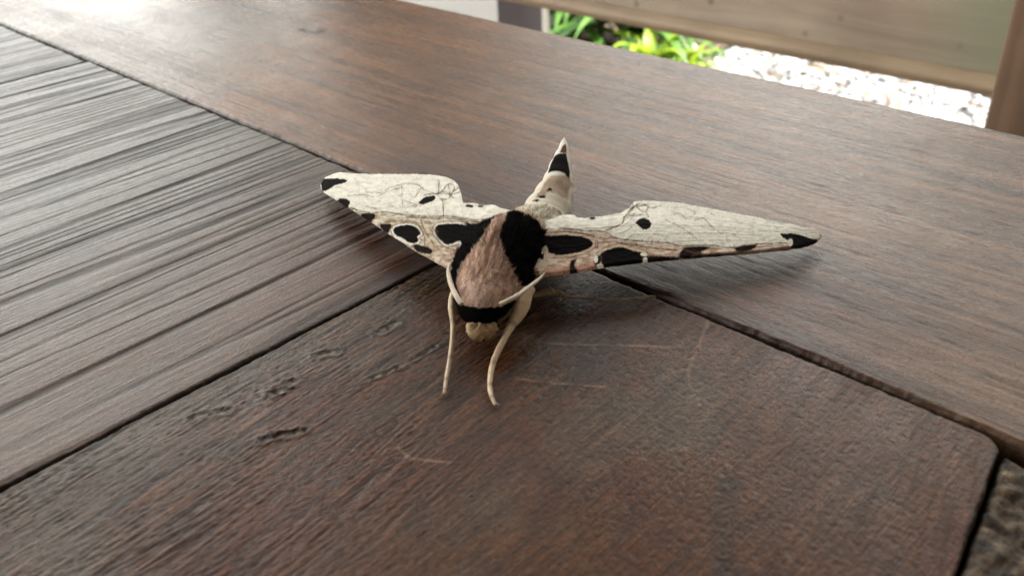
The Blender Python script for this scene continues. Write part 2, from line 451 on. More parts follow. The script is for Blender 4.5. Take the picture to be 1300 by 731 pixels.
def cC(X, Y, h):
    u, sm = fineC(X, Y)
    col = np.zeros(X.shape + (3,)) + BROWN * .85
    n = fbm(X * .035, Y * .03, 70)
    col = over(col, ss(-.2, .7, n) * .6, RED)
    col = over(col, ss(.1, .8, fbm(X * .05 + 9, Y * .05, 71)) * .4, GREY * .75)
    # greyer at the left by the joint
    col = over(col, ss(-84, -98, X) * .45, GREY * .8)
    for (cx_, cy_), r_, c_, k in ((gp([(1010, 690)])[0], 8, (.065, .026, .012), .5), (gp([(470, 700)])[0], 7, (.068, .029, .013), .45),
                                  (gp([(690, 600)])[0], 7, (.055, .022, .012), .4), (gp([(380, 560)])[0], 2.6, (.09, .038, .016), .6),
                                  (gp([(1070, 620)])[0], 7, (.06, .028, .015), .4), (gp([(760, 430)])[0], 9, (.018, .007, .005), .6),  # last patch here: the moth's shadow painted into the plank
                                  (gp([(620, 560)])[0], 6, (.055, .02, .011), .4)):
        d = np.hypot(X - cx_, (Y - cy_) * .6) / r_ + .55 * fbm(u * .22, Y * .10, 72, 5); col = over(col, ss(1.3, .1, d) * k, c_)
    d = seg_d(X, Y, gp([(925, 610), (915, 660), (918, 700), (935, 735)])) / 2.0 + .6 * fbm(X * .4, Y * .3, 73, 5)
    col = over(col, ss(1.1, .2, d) * .5, (.012, .009, .008))
    # fine dark and light streaks along the grain
    a = 1 - np.abs(noise(u * 1.1, Y * .06, 63)) * 2
    col = over(col, ss(.55, .98, a) * .55 * (1 - .7 * sm), DARK)
    s1 = noise(u * 1.6, Y * .06, 75); col = col * (1 - (.50 * ss(.1, .6, s1) * (1 - .5 * sm))[..., None])
    s2 = noise(u * 3.2, Y * .14, 76); col = col * (1 + (.55 * ss(.2, .7, s2) * (1 - .4 * sm))[..., None])
    col = col * (1 + .22 * fbm(X * .3, Y * .22, 77, 5)[..., None])
    # pale specks, small highlights put into the colour
    v = noise(X * 2.8, Y * .9, 66)
    col = over(col, ss(.50, .8, v) * .35, (.12, .09, .07))
    v = noise(X * 1.9, Y * 1.1, 67); col = over(col, ss(.45, .75, v) * .5, DARK)
    _, pm, rim = shade_pits(X, Y, PITS)
    col = over(col, rim * .55, (.012, .008, .006)); col = over(col, pm * .9 * ss(-.5, .1, noise(X * 1.1, Y * .9, 94)), (.17, .155, .125)); col = over(col, pm * ss(.15, .45, noise(X * 1.0 + 9, Y * 1.2, 96)) * .9, (.012, .009, .007))  # the dents' pale reflections and dark edges are painted in
    for pts, wd in SCR:
        k = ss(wd * 1.3, wd * .2, seg_d(X, Y, pts)) * ss(-.9, .3, noise(X * .3, Y * .3, 79))
        col = over(col, k * .5, (.26, .16, .10))
    ro = .31 + .10 * fbm(X * .08, Y * .06, 80) + .07 * s1 + .2 * pm + .03 * sm
    return col, ro

def uF(X, Y): return Y + .9 * noise(X * .012, Y * .05, 90) + .25 * noise(X * .05, Y * .3, 91) - .012 * (X + 150)
def hF(X, Y):
    u = uF(X, Y); rt = ss(-95, -60, X)
    a = 1 - np.abs(noise(X * .012, u * .5, 92)) * 2
    h = -.07 * ss(.6, .99, a) + .03 * noise(X * .06, u * 1.4, 93) + .12 * noise(X * .015, Y * .03, 94)
    h += rt * .07 * noise(X * .25, u * 1.5, 95) + .02 * noise(X * .8, u * 2.2, 96)
    h += .05 * noise(X * .16, Y * .10, 99)
    dk = seg_d(X, Y, gp([(385, 38), (400, 42), (412, 40)])); h -= .3 * ss(1.6, .2, dk)
    h -= .06 * ss(.35, .05, seg_d(X, Y, gp([(1095, 150), (1103, 170), (1112, 190)])))
    return h
def cF(X, Y, h):
    u = uF(X, Y)
    col = np.zeros(X.shape + (3,)) + np.array([.135, .056, .018])
    col = over(col, ss(-.1, .7, fbm(X * .012, Y * .05, 97)) * .5, (.175, .076, .027))
    col = over(col, ss(-210, -260, X + .5 * (Y - 140) + 8 * fbm(X * .02, Y * .04, 98)) * .55, GREY)
    col = over(col, ss(-95, -45, X) * .45, (.13, .095, .070))
    # the red heart stripe with a paler line, darkened to deepen the wing's shadow
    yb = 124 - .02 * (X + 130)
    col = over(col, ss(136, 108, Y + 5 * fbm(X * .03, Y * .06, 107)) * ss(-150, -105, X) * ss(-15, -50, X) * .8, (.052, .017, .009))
    col = over(col, np.exp(-((u - 150) / 7) ** 2) * .35, (.125, .068, .037))
    col = over(col, ss(.55, .1, np.abs(u - 137 + .5 * noise(X * .03, 4.0, 100))) * .35, (.15, .09, .052))
    col = over(col, ss(.6, .95, 1 - np.abs(noise(X * .012, u * .5, 92)) * 2) * .35, DARK * 1.2)
    s1 = noise(X * .02, u * .9, 101); col = col * (1 - (.28 * ss(.0, .55, s1))[..., None])
    s2 = noise(X * .05, u * 2.0, 102); col = col * (1 + (.24 * ss(.1, .55, s2))[..., None])
    s3 = noise(X * .012, u * .35, 103); col = col * (1 + (.5 * s3)[..., None])
    col = col * (1 + .20 * fbm(X * .08, Y * .16, 104, 5)[..., None])
    sp = ss(.5, .8, noise(X * .55, Y * 1.1, 105)); col = over(col, sp * .55, DARK)
    dk = seg_d(X, Y, gp([(385, 38), (400, 42), (412, 40)])); col = over(col, ss(1.6, .3, dk) * .8, DARK)
    dk = seg_d(X, Y, gp([(1095, 150), (1103, 170), (1112, 190)])); col = over(col, ss(.5, .1, dk) * .35, DARK)
    ro = .20 + .08 * ss(130, 108, Y) + .05 * s1 + .03 * s2 + .07 * fbm(X * .03, Y * .06, 106) + .05 * ss(-90, -50, X)
    return col, ro
def hD(X, Y): return hC(X * 1.4 + 55, Y * 1.3) * .2 + .9 * noise(X * .12, Y * .2, 110) + .35 * fbm(X * .5, Y * .7, 111)
def cD(X, Y, h):
    col = np.zeros(X.shape + (3,)) + np.array([.075, .052, .034])
    n = fbm(X * .35, Y * .5, 112, 5); col = over(col, ss(-.1, .6, n) * .8, DARK * .7); col = over(col, ss(.2, .8, -n) * .6, (.20, .16, .10))
    return col, .6 + 0 * X
def hA(X, Y): return hB(X + 190, Y) * .8
def cA(X, Y, h):
    c, r = cB(X - 60, Y, h); return c * 1.0, r

GAP = .14
# far frame plank, grain across
xs = dense(-900, 420, -425, 6, .42, 30); ys = dense(97.2, 194, 97.2, 194, .42, 8)
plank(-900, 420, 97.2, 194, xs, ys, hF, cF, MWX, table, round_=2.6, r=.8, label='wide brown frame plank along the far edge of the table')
# grooved plank left of the moth
xs = dense(-260 + GAP, -99.7 - GAP, -260, -99, .27, 5); ys = dense(-560, 97.2 - 1.1, -5, 97, .30, 30)
plank(-260 + GAP, -99.7 - GAP, -560, 97.2 - 1.0, xs, ys, hB, cB, MWY, table, r=.35, label='grey weathered plank with deep parallel grooves')
# further grooved planks to the left
xs = dense(-421, -260 - .9, -421, -260, .8, 5); ys = dense(-560, 96.1, -5, 97, .8, 30)
plank(-421, -260 - .9, -560, 96.2, xs, ys, hA, cA, MWY, table, r=1.0)
for xa in (-582, -743):
    xs = dense(xa, xa + 160, xa, xa + 160, 8, 8); ys = dense(-560, 96, -560, 96, 12, 12)
    plank(xa, xa + 160.3, -560, 96.2, xs, ys, hA, cA, MWY, table)
# plank under the moth's head, with the pits
xs = dense(-99.7 + GAP, -16.6, -100, -16, .24, 5); ys = dense(-560, 96.45, 0, 97, .25, 30)
plank(-99.7 + GAP, -16.6, -560, 96.45, xs, ys, hC, cC, MWC, table, r=.42, corner=2.6, drop=0.25, skew=.15, label='dark red brown plank with gouged pits under the head of the moth')
# rough plank at the lower right, a little lower
xs = dense(-15.95, 80, -16, 10, .35, 6); ys = dense(-560, 95, 55, 95, .35, 30)
plank(-15.95, 80, -560, 95, xs, ys, hD, cD, MWC, table, r=.5, drop=.9, skew=.15, label='rough dirty plank end lying a little lower')
for xa in (81.5, 193):
    xs = dense(xa, xa + 110, xa, xa + 110, 8, 8); ys = dense(-560, 96, -560, 96, 12, 12)
    plank(xa, xa + 110, -560, 96, xs, ys, hA, cA, MWY, table)
m_dark = wood('dark_table_frame', (.018, .010, .007), (.06, .030, .018), .6, 'x')
box('frame_rail', -.86, .38, .150, .172, TZ - .10, TZ - .0245, m_dark, table)
box('frame_rail', -.86, .38, -.52, -.498, TZ - .10, TZ - .0245, m_dark, table)
box('batten', -.86, .38, .05, .13, TZ - .045, TZ - .0245, m_dark, table)
for x in (-.86, .32):
    for y in (.10, -.54):
        box('leg', x, x + .055, y, y + .055, 0, TZ - .0245, m_dark, table, .004)

# ------------------------------------------------------------------ the chair behind the table
def Wy(px, py, y):
    v = R @ np.array([px - 650, 365.5 - py, -F]); return v * (y / v[1]) + np.array([0, 0, TZ + CAMH])
YC = .45                                    # front face of the chair back
pB = Wy(1252, 122, YC); pR = Wy(1250, 160, YC - .012)
zb = pB[2]; xr = pR[0]
pT = Wy(1150, 86, YC)                        # top of the beaded lower edge
xl = xr - .50
CW = xr - xl
m_slat = wood('weathered_chair_wood', (.31, .235, .17), (.50, .41, .32), .5, 'x', spots=True, green=CW / 2)
m_slat2 = wood('bare_chair_wood', (.26, .18, .11), (.44, .33, .22), .55, 'x')
m_post = wood('brown_chair_post', (.09, .052, .030), (.22, .135, .082), .45, 'z')
chair = empty('wooden_chair', ((xl + xr) / 2, YC + .2, 0), 'weathered wooden chair with slatted back pushed up behind the table', 'chair')
def slat(z0, z1, bead=True):
    V, Fc = box_vf(xl, xr, YC, YC + .018, z0, z1, .0015)
    o = mesh('back_slat', V, Fc, m_slat, chair, smooth=False)
    if bead:
        P = [(xl, YC), (xl, YC)]
        # rounded, paler bead along the lower edge of the slat
        n = 8; V = []; hh = .0100
        prof = [(YC + .017, z0 - .0025)] + [(YC - .0062 * math.sin(math.pi * (k + .5) / (n)), z0 - .0025 + hh * k / (n - 1)) for k in range(n)] + [(YC + .017, z0 - .0025 + hh)]
        for x in (xl, xr):
            for y, z in prof: V.append((x, y, z))
        k = len(prof); Fc = [(i, i + 1, k + i + 1, k + i) for i in range(k - 1)] + [(k - 1, 0, k, 2 * k - 1), tuple(range(k)), tuple(range(2 * k - 1, k - 1, -1))]
        mesh('bead', V, Fc, m_slat2, o, smooth=False)
    return o
zs = zb + .003
slat(zs, .792)
for x0, x1 in ((xr, xr + .05), (xl - .05, xl)):
    box('back_post', x0, x1, YC - .014, YC + .026, 0, .915, m_post, chair, .002)
box('seat', xl - .04, xr + .04, YC - .42, YC - .0145, .43, .452, m_slat2, chair, .004)
for x0 in (xr, xl - .042):
    box('leg', x0, x0 + .042, YC - .41, YC - .37, 0, .4295, m_post, chair, .003)
    box('seat_rail', x0 + .01, x0 + .032, YC - .3695, YC - .0145, .38, .4295, m_post, chair, .002)

# ------------------------------------------------------------------ ground and garden
m_ground = plain('pale_ground', (.34, .34, .35), .9, .3, 5, .01)
def grid_obj(name, x0, x1, y0, y1, z, n, mat, amp=0):
    xs = np.linspace(x0, x1, n); ys = np.linspace(y0, y1, n); X, Y = np.meshgrid(xs, ys, indexing='ij')
    Z = z + amp * fbm(X * .8, Y * .8, 120)
    return mesh(name, np.stack([X, Y, Z], -1).reshape(-1, 3), gridf(n, n), mat)
tag(grid_obj('ground', -60, 60, -60, 60, -.012, 60, m_ground), kind='structure')
m_deck = plain('veranda_floor_cement', (.22, .20, .18), .7, .2, 4, .003)
tag(box('veranda_floor', -1.9, 2.4, -3.2, 1.25, -.008, .03, m_deck, None, .004), kind='structure')

# pale gravel with dark leaf litter, sunlit
gx, gy = [], []
NP = 17000
Px = RNG.uniform(-2.3, .3, NP); Py = RNG.uniform(1.3, 3.6, NP); Sz = RNG.uniform(.004, .011, NP)
ico = np.array([(0, 0, 1), (.9, 0, .3), (.28, .85, .3), (-.73, .53, .3), (-.73, -.53, .3), (.28, -.85, .3), (0, 0, -.5)], float)
icf = [(0, 1, 2), (0, 2, 3), (0, 3, 4), (0, 4, 5), (0, 5, 1), (6, 2, 1), (6, 3, 2), (6, 4, 3), (6, 5, 4), (6, 1, 5)]
rot = RNG.uniform(0, 6.28, NP); st = RNG.uniform(.6, 1.4, (NP, 2))
ca, sa = np.cos(rot), np.sin(rot)
lx = ico[None, :, 0] * st[:, :1] * Sz[:, None]; ly = ico[None, :, 1] * st[:, 1:] * Sz[:, None]
V = np.stack([Px[:, None] + lx * ca[:, None] - ly * sa[:, None], Py[:, None] + lx * sa[:, None] + ly * ca[:, None], -.008 + ico[None, :, 2] * Sz[:, None] * .6], -1).reshape(-1, 3)
Fg = (np.array(icf)[None] + 7 * np.arange(NP)[:, None, None]).reshape(-1, 3)
shade = RNG.uniform(.5, .78, NP); shade[RNG.rand(NP) < .42] *= .20
cg = np.repeat(shade[:, None] * np.array([[.95, .97, 1.0]]), 7, 0)
m_peb = scales_mat('gravel_stone', .85, .001, 0, 300)
tag(mesh('gravel', V, Fg, m_peb, col=cg), 'pale sunlit gravel on the garden ground beyond the table', 'gravel', kind='stuff')
NL = 1600
Px = RNG.uniform(-2.2, .2, NL); Py = RNG.uniform(1.4, 3.6, NL); rot = RNG.uniform(0, 6.28, NL); L = RNG.uniform(.014, .04, NL)
base = np.array([(-1, 0, .002), (-.2, .32, .006), (.6, .2, .01), (1, 0, .004), (.5, -.22, .012), (-.3, -.3, .003)])
V = []
for i in range(NL):
    c_, s_ = math.cos(rot[i]), math.sin(rot[i]); b = base * [L[i], L[i], 1]
    V.append(np.stack([Px[i] + b[:, 0] * c_ - b[:, 1] * s_, Py[i] + b[:, 0] * s_ + b[:, 1] * c_, .008 + b[:, 2]], -1))
V = np.concatenate(V); Fg = (np.array([(0, 1, 2), (0, 2, 3), (0, 3, 4), (0, 4, 5)])[None] + 6 * np.arange(NL)[:, None, None]).reshape(-1, 3)
lc = np.repeat(np.array([[.10, .07, .05], [.05, .05, .05], [.28, .20, .12], [.25, .16, .10], [.16, .15, .12]])[RNG.randint(0, 5, NL)], 6, 0)
tag(mesh('leaf_litter', V, Fg, m_peb, col=lc), 'dry fallen leaves scattered over the pale gravel', 'fallen leaves', kind='stuff')

def along(px, py, dist):
    """the point on the sight line of a photo pixel at a horizontal distance from the lens"""
    v = R @ np.array([px - 650, 365.5 - py, -F]); v = v / np.hypot(v[0], v[1]); return v * dist + np.array([0, 0, TZ + CAMH])

LM = {'lime': leaf_mat('lime_leaf', (.22, .35, .02), (.36, .46, .04), .5), 'green': leaf_mat('green_leaf', (.05, .14, .02), (.12, .26, .04), .4),
      'dark': leaf_mat('dark_leaf', (.014, .04, .010), (.04, .09, .02), .25), 'pale': leaf_mat('cream_striped_leaf', (.35, .5, .2), (.7, .75, .5), .4)}
m_stem = plain('plant_stem', (.10, .09, .05), .8, .3, 40, .002)
def plant(name, loc, label, cat, mat, n, L, wd, spread=.9, stem=.15, droop=1.0, seed=0, group=None):
    rg = np.random.RandomState(seed)
    t = empty(name, loc, label, cat, group or ('palms at the back of the planting bed' if name == 'palm' else 'bright plants in the bed beside the gravel'))
    V, Fc = tube_vf([(loc[0], loc[1], loc[2] - .01), (loc[0] + .01, loc[1], loc[2] + stem * .6), (loc[0], loc[1] + .01, loc[2] + stem)], [.022, .018, .012], 8)
    mesh('stem', V, Fc, m_stem, t)
    for i in range(n):
        az = i * 2.4 + rg.uniform(-.3, .3); el = rg.uniform(.25, 1.35) if spread > .5 else rg.uniform(.8, 1.45)
        l = L * rg.uniform(.7, 1.15); k = 9
        V = []; z0 = loc[2] + stem * rg.uniform(.55, 1.0)
        d = np.array([math.cos(az), math.sin(az)]); sd_ = np.array([-d[1], d[0]])
        p = np.array([loc[0], loc[1], z0]); e = el
        pts = [p.copy()]
        for j in range(k):
            p = p + np.array([d[0] * math.cos(e), d[1] * math.cos(e), math.sin(e)]) * l / k; e -= droop * .22 * (.4 + j / k); pts.append(p.copy())
        for j, q in enumerate(pts):
            s = j / k; ww = wd * (math.sin(math.pi * min(1, s * .92 + .06)) ** .7) * (1 - s ** 6) + .0008
            V += [(q[0] - sd_[0] * ww, q[1] - sd_[1] * ww, q[2] + ww * .35), tuple(q), (q[0] + sd_[0] * ww, q[1] + sd_[1] * ww, q[2] + ww * .35)]
        Fc = []
        for j in range(k):
            for c_ in (0, 1): Fc.append((3 * j + c_, 3 * j + c_ + 1, 3 * j + 4 + c_, 3 * j + 3 + c_))
        mm = mat if not isinstance(mat, list) else mat[i % len(mat)]
        mesh('leaf', V, Fc, LM[mm], t)
    return t
def foot(px, d):
    p = along(px, 0, d); return (float(p[0]), float(p[1]), -.01)
plant('garden_plant', foot(765, 2.40), 'small lime green broad leaved plant at the left of the bright plants', 'plant', 'lime', 20, .15, .020, stem=.04, seed=2)
plant('garden_plant', foot(828, 2.38), 'bright yellow green plant with arching strap leaves in the middle of the bed', 'plant', 'lime', 34, .19, .019, stem=.05, seed=5)
plant('garden_plant', foot(876, 2.38), 'mid green plant with fine arching leaves nearest the gravel', 'plant', ['green', 'green', 'lime'], 50, .17, .007, stem=.04, seed=9)
plant('garden_plant', foot(852, 2.55), 'cream striped leafy plant behind the yellow green one', 'plant', 'pale', 20, .18, .012, stem=.10, seed=11)
plant('palm', foot(728, 2.65), 'dark green low palm next to the slim cream post', 'palm', ['dark', 'dark', 'green'], 48, .36, .014, stem=.10, seed=12)
plant('palm', foot(758, 2.75), 'dark green palm between the post and the lime plants', 'palm', ['dark', 'green', 'dark'], 48, .40, .016, stem=.15, seed=14)
plant('palm', foot(800, 2.60), 'dark palm behind the lime green plants', 'palm', ['dark', 'dark', 'green'], 48, .36, .015, stem=.12, seed=17)
plant('palm', foot(735, 3.3), 'tall dark palm at the back of the planting bed', 'palm', 'dark', 60, .6, .03, stem=.3, seed=19)
tag(grid_obj('soil_bed', -2.6, -1.42, 1.95, 3.2, .004, 12, plain('dark_soil', (.05, .035, .022), .95, .4, 20, .01), .01), kind='structure')

# unseen screen of leaves added far behind to block low sky light
def blocker_hedge(x0, x1, y0, y1, hgt, n, seed, label):
    rg = np.random.RandomState(seed)
    P = np.stack([rg.uniform(x0, x1, n), rg.uniform(y0, y1, n), rg.uniform(0, 1, n) ** .8 * hgt], -1)
    P[:, 2] *= 1 + .25 * noise(P[:, 0] * .7, P[:, 1] * .7, seed)
    a = rg.normal(size=(n, 3)); a /= np.linalg.norm(a, axis=1)[:, None]; b = np.cross(a, rg.normal(size=(n, 3))); b /= np.linalg.norm(b, axis=1)[:, None]
    s = rg.uniform(.06, .15, n)[:, None]
    V = np.stack([P - a * s, P + b * s * .45, P + a * s, P - b * s * .45], 1).reshape(-1, 3)
    o = mesh('blocker_hedge', V, np.arange(4 * n).reshape(-1, 4), LM['green'])
    return tag(o, label, 'blocker_hedge', kind='stuff')

blocker_hedge(-7.5, 3.5, 6.0, 7.2, 1.7, 30000, 33, 'unseen green foliage added far behind the gravel to block low sky light')

# house walls seen through the gap, left of the plants
m_white = plain('white_plaster', (.88, .88, .86), .8, .05, 3, .002); m_gw = plain('grey_mauve_panel', (.17, .15, .155), .7, .12, 3, .001)
m_cream = plain('cream_paint', (.72, .68, .60), .5, .06, 6, .001)
def wall_between(name, pa, pb, d, z0, z1, mat, parent, th=.06, d2=None):
    a = along(pa, 0, d)[:2]; b = along(pb, 0, d2 or d)[:2]; t = (b - a) / np.linalg.norm(b - a); nrm = np.array([-t[1], t[0]])
    if nrm @ a < 0: nrm = -nrm
    q = [a, b, b + nrm * th, a + nrm * th]
    V = [(p[0], p[1], z) for z in (z0, z1) for p in q]
    Fc = [(0, 1, 2, 3), (4, 7, 6, 5), (0, 4, 5, 1), (1, 5, 6, 2), (2, 6, 7, 3), (3, 7, 4, 0)]
    return mesh(name, V, Fc, mat, parent, smooth=False)
pp = along(640, 0, 2.8)
ws = empty('shed_wall', (pp[0], pp[1], 0), 'grey mauve shed wall with a white panel behind the table', 'shed wall')
wall_between('grey_panel', 385, 690, 2.15, .0305, 2.1, m_gw, ws, th=.08)  # raised and widened out of view to block sky reflected in the table
wall_between('white_panel', 470, 631, 2.09, .0305, .95, m_white, ws, th=.04)
pp = along(691, 0, 2.70)
pz = along(692, 0, 2.10)
V, Fc = box_vf(pz[0] - .006, pz[0] + .006, pz[1] - .006, pz[1] + .006, .0305, 2.1, .002)
tag(mesh('post', V, Fc, m_cream, smooth=False), 'slim cream post between the grey panel and the palms', 'post')

# veranda roof over the table and the house wall behind the photographer (they shade the table)
m_roof = wood('roof_boards', (.05, .032, .020), (.12, .08, .05), .7, 'x', scale=.2)
roof = empty('veranda_roof', (0, -1, 2.45), 'dark boarded veranda roof above the table', 'roof')
ny = 14
for i in range(ny):
    y0 = -3.2 + i * (4.95 / ny); box('roof_board', -1.5, 2.4, y0, y0 + 4.95 / ny - .006, 2.45, 2.47, m_roof, roof, .002)
for i in range(6):
    x0 = -1.45 + i * .75; box('rafter', x0, x0 + .06, -3.2, 1.75, 2.35, 2.4495, m_roof, roof, .003)
for x0, y0 in ((-1.5, .75), (2.3, 1.6)):
    box('roof_post', x0, x0 + .09, y0, y0 + .09, .03, 2.3495, m_roof, roof, .003)
m_house = plain('house_plaster', (.52, .48, .42), .85, .08, 3, .002)
hw = empty('house', (.3, -3.3, 0), 'cream plastered house wall behind the photographer, with an added unseen wing that blocks sky light', 'house')
box('wall', -1.5, 2.4, -3.4, -3.21, 0.0305, 2.6, m_house, hw, .004)
box('wall', 2.41, 2.56, -3.4, 3.8, 0, 2.6, m_house, hw, .004)
box('wall', .45, 2.405, 3.65, 3.8, 0, 2.6, m_house, hw, .004)  # unseen house wing, added to block sky light from the right
for i in range(7):
    y0 = 1.755 + i * .27; box('roof_board', .45, 2.4, y0, y0 + .264, 2.45, 2.47, m_roof, roof, .002)  # roof of the added wing, out of view, cuts the same sky light

# ------------------------------------------------------------------ the moth
MO = np.array([-.0925, .0995, TZ])
Aa = np.array([.437, -.9, 0]); Aa /= np.linalg.norm(Aa); Bb = np.array([-Aa[1], Aa[0], 0])
moth = empty('moth', tuple(MO), 'cream and black hawk moth with spread wings resting on the plank table', 'moth')
def body_pt(a, b, z):
    a, b, z = (np.asarray(q, float) / 1000 for q in (a, b, z))
    return MO + a[..., None] * Aa + b[..., None] * Bb + z[..., None] * np.array([0, 0, 1.])
def to_body(p):
    q = (p - MO) * 1000; return q @ Aa, q @ Bb, q[..., 2]

BLK = np.array([.0035, .0030, .0030]); CRM = np.array([.78, .75, .665]); TAN = np.array([.50, .335, .25]); PINK = np.array([.55, .385, .31]); BRN = np.array([.13, .070, .045])

# --- body, one continuous surface
K = np.array([(-26.5, -2.9, 7.1, .05, .05), (-24, -2.3, 7.0, .6, .6), (-20, -1.4, 6.8, 1.2, 1.2), (-14, -.2, 6.4, 2.1, 2.1), (-8, .8, 5.9, 2.75, 2.5), (-2, 1.3, 5.5, 3.6, 2.9),
              (3, 1.3, 5.1, 4.2, 2.9), (8, .4, 5.2, 5.2, 3.5), (13, -.6, 5.5, 5.9, 4.2), (18, -1.1, 5.6, 6.2, 4.5), (22, -1.1, 5.4, 6.2, 4.2), (25.8, -.5, 5.2, 5.2, 3.5), (27.8, 0, 5.2, 4.45, 2.95),
              (30, .3, 5.2, 4.1, 2.5), (32, .5, 5.0, 3.2, 1.8), (33.4, .5, 4.7, 2.2, 1.3), (34.2, .5, 4.5, .05, .05)])
BK = spline(K, 16); nr = len(BK); sg = 128
th = np.linspace(0, 2 * np.pi, sg, endpoint=False)
aa = np.repeat(BK[:, 0:1], sg, 1); ce = np.cos(th)[None]; se = np.sin(th)[None]
# slightly boxed section, a shallow crest down the back of the thorax
pw = 1 + .0 * ce + .12 * ss(8, 14, aa)
sx = np.sign(ce) * np.abs(ce) ** pw; sz = np.sign(se) * np.abs(se) ** pw
hwid = np.clip(BK[:, 3:4], .05, None); hhei = np.clip(BK[:, 4:5], .05, None)
thx = ss(7, 13, aa) * ss(34, 26, aa)
fold = 1 + .05 * noise(aa * .8, th[None] * 3, 130) * thx + .02 * noise(aa * 2.5, th[None] * 8, 131) * thx
abd = ss(6, 0, aa)
seg = 1 + .05 * abd * np.cos(aa * 2 * np.pi / 4.6)
bb = BK[:, 1:2] + hwid * sx * fold * seg
zz = BK[:, 2:3] + hhei * sz * fold * seg
zz += thx * 1.3 * np.exp(-((bb - BK[:, 1:2] - .3) / (1.0 + .10 * np.clip(aa - 10, 0, 30))) ** 2) * ss(30, 14, aa) * (se > 0) * np.abs(se) * .6
zz = np.maximum(zz, 1.0 + 1.2 * ss(24, 31, aa))
PB = body_pt(aa, bb, zz)
px, py = pj(PB)
TANP = [(628, 275), (634, 269), (645, 270), (638, 284), (634, 300), (639, 318), (650, 342), (664, 366), (654, 373), (641, 382), (636, 389), (612, 391), (590, 388), (585, 376), (580, 360), (581, 343), (596, 321), (611, 302)]
BLKP = [(543, 290), (596, 283), (610, 275), (625, 269), (640, 267.5), (656, 267.5), (672, 273), (684, 282), (690, 291), (715, 297), (715, 329), (695, 333), (700, 352), (668, 380), (662, 400), (640, 440), (585, 440), (570, 395), (545, 370), (555, 330)]
def body_col(px, py, P):
    a, b, z = to_body(P)
    jx = 1.2 * noise(px * .25, py * .12, 140); jy = 1.2 * noise(px * .2, py * .2, 141)
    X, Y = px + jx, py + jy
    col = np.zeros(px.shape + (3,)) + CRM * np.array([.80, .76, .70])
    fur = noise(px * .45, py * .06, 142)
    # brown saddle on the abdomen
    def c2(l): return [(660 + x / 5.625, 160 + y / 5.625) for x, y in l]
    # collar behind the black shield
    col = over(col, ss(9, 2, poly_sd(X, Y, BLKP)) * ss(640, 665, px) * .75, (.62, .47, .35))
    sd_ = c2([(170, 410), (230, 345), (290, 325), (355, 370), (378, 420), (345, 455), (340, 530), (290, 500), (250, 475), (195, 478), (130, 515), (110, 520)])
    col = over(col, ss(1.5, -1.5, poly_sd(X, Y, sd_)) * .85, (.25, .165, .12))
    d = poly_sd(X, Y, c2([(262, 350), (290, 335), (320, 360), (300, 410), (262, 420)])); col = over(col, ss(3, -3, d) * .35, (.17, .085, .06))
    col = over(col, (a < 5) * ss(.75, 1.0, np.cos(a * 2 * np.pi / 4.6 + 2.6)) * .45, (.30, .24, .18))
    for l in ([(190, 465), (212, 438), (232, 452), (228, 468)], [(125, 512), (160, 488), (184, 492), (180, 516)], [(85, 532), (120, 524), (142, 532), (115, 540)], [(358, 628), (388, 626), (408, 656), (380, 642)]):
        col = over(col, ss(.5, -.4, poly_sd(X, Y, c2(l))), BLK)
    tip = ss(209, 206, py) * (a < -5)
    col = over(col, (a < -5) * ss(224.5, 221, py), CRM * .8)
    segm = c2([(200, 335), (222, 270), (250, 212), (285, 196), (330, 196), (345, 270), (358, 330), (352, 372), (320, 342), (280, 322), (250, 322)])
    col = over(col, ss(.5, -.3, poly_sd(px, py, segm)), BLK)
    col = over(col, ss(.5, -.4, poly_sd(px, py, c2([(284, 192), (304, 145), (325, 128), (334, 160), (332, 192)]))), (.10, .04, .028))
    # black shield and tan shield of the thorax
    body = (a > 6)
    col = over(col, ss(.9, -.4, poly_sd(X, Y, BLKP)) * body, BLK)
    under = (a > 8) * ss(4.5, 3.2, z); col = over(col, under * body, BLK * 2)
    td = poly_sd(X, Y, TANP)
    t = ss(.8, -.6, td) * (a > 6) * (z > 3)
    stre = noise(px * .30 + .10 * (py - 300), py * .05, 143) + .35 * noise(px * .8, py * .10, 144)
    tc = TAN[None] * (1 + .30 * stre[..., None])
    mid = seg_d(px, py, [(637, 272), (622, 310), (612, 345)]); tc = over(tc, ss(6, .5, mid) * .6, (.17, .08, .05))
    tc = tc * (1 - .45 * ss(.0, .5, noise(px * .16 + (py - 300) * .05, py * .035, 145))[..., None])
    tc = over(tc, ss(347, 362, py) * .88, PINK * 1.05 * (1 + .12 * stre[..., None]))
    tc = over(tc, ss(2.2, .6, seg_d(px, py, [(590, 358), (600, 354), (608, 362), (622, 357), (636, 366)])) * .35, (.22, .12, .09))
    tc = over(tc, ss(3, .5, seg_d(px, py, [(640, 272), (645, 276)])) * .7, (.75, .62, .48))
    col = col * (1 - t[..., None]) + tc * t[..., None]
    return col
cb = body_col(px, py, PB)
Fb = []
i = np.arange(nr - 1)[:, None]; j = np.arange(sg)[None]
q = np.stack([i * sg + j, i * sg + (j + 1) % sg, (i + 1) * sg + (j + 1) % sg, (i + 1) * sg + j], -1).reshape(-1, 4)
m_fur = scales_mat('moth_fur', .9, .0002, 0, 3800, .03)
m_wing = scales_mat('moth_wing_scales', .9, .00010, 0, 5200, .04)
m_limb = scales_mat('moth_limb', .55, .00008, .1, 6000, .5)
mesh('body', PB.reshape(-1, 3), q[:, ::-1], m_fur, moth, col=cb.reshape(-1, 3), origin=body_pt(10, 0, 6))

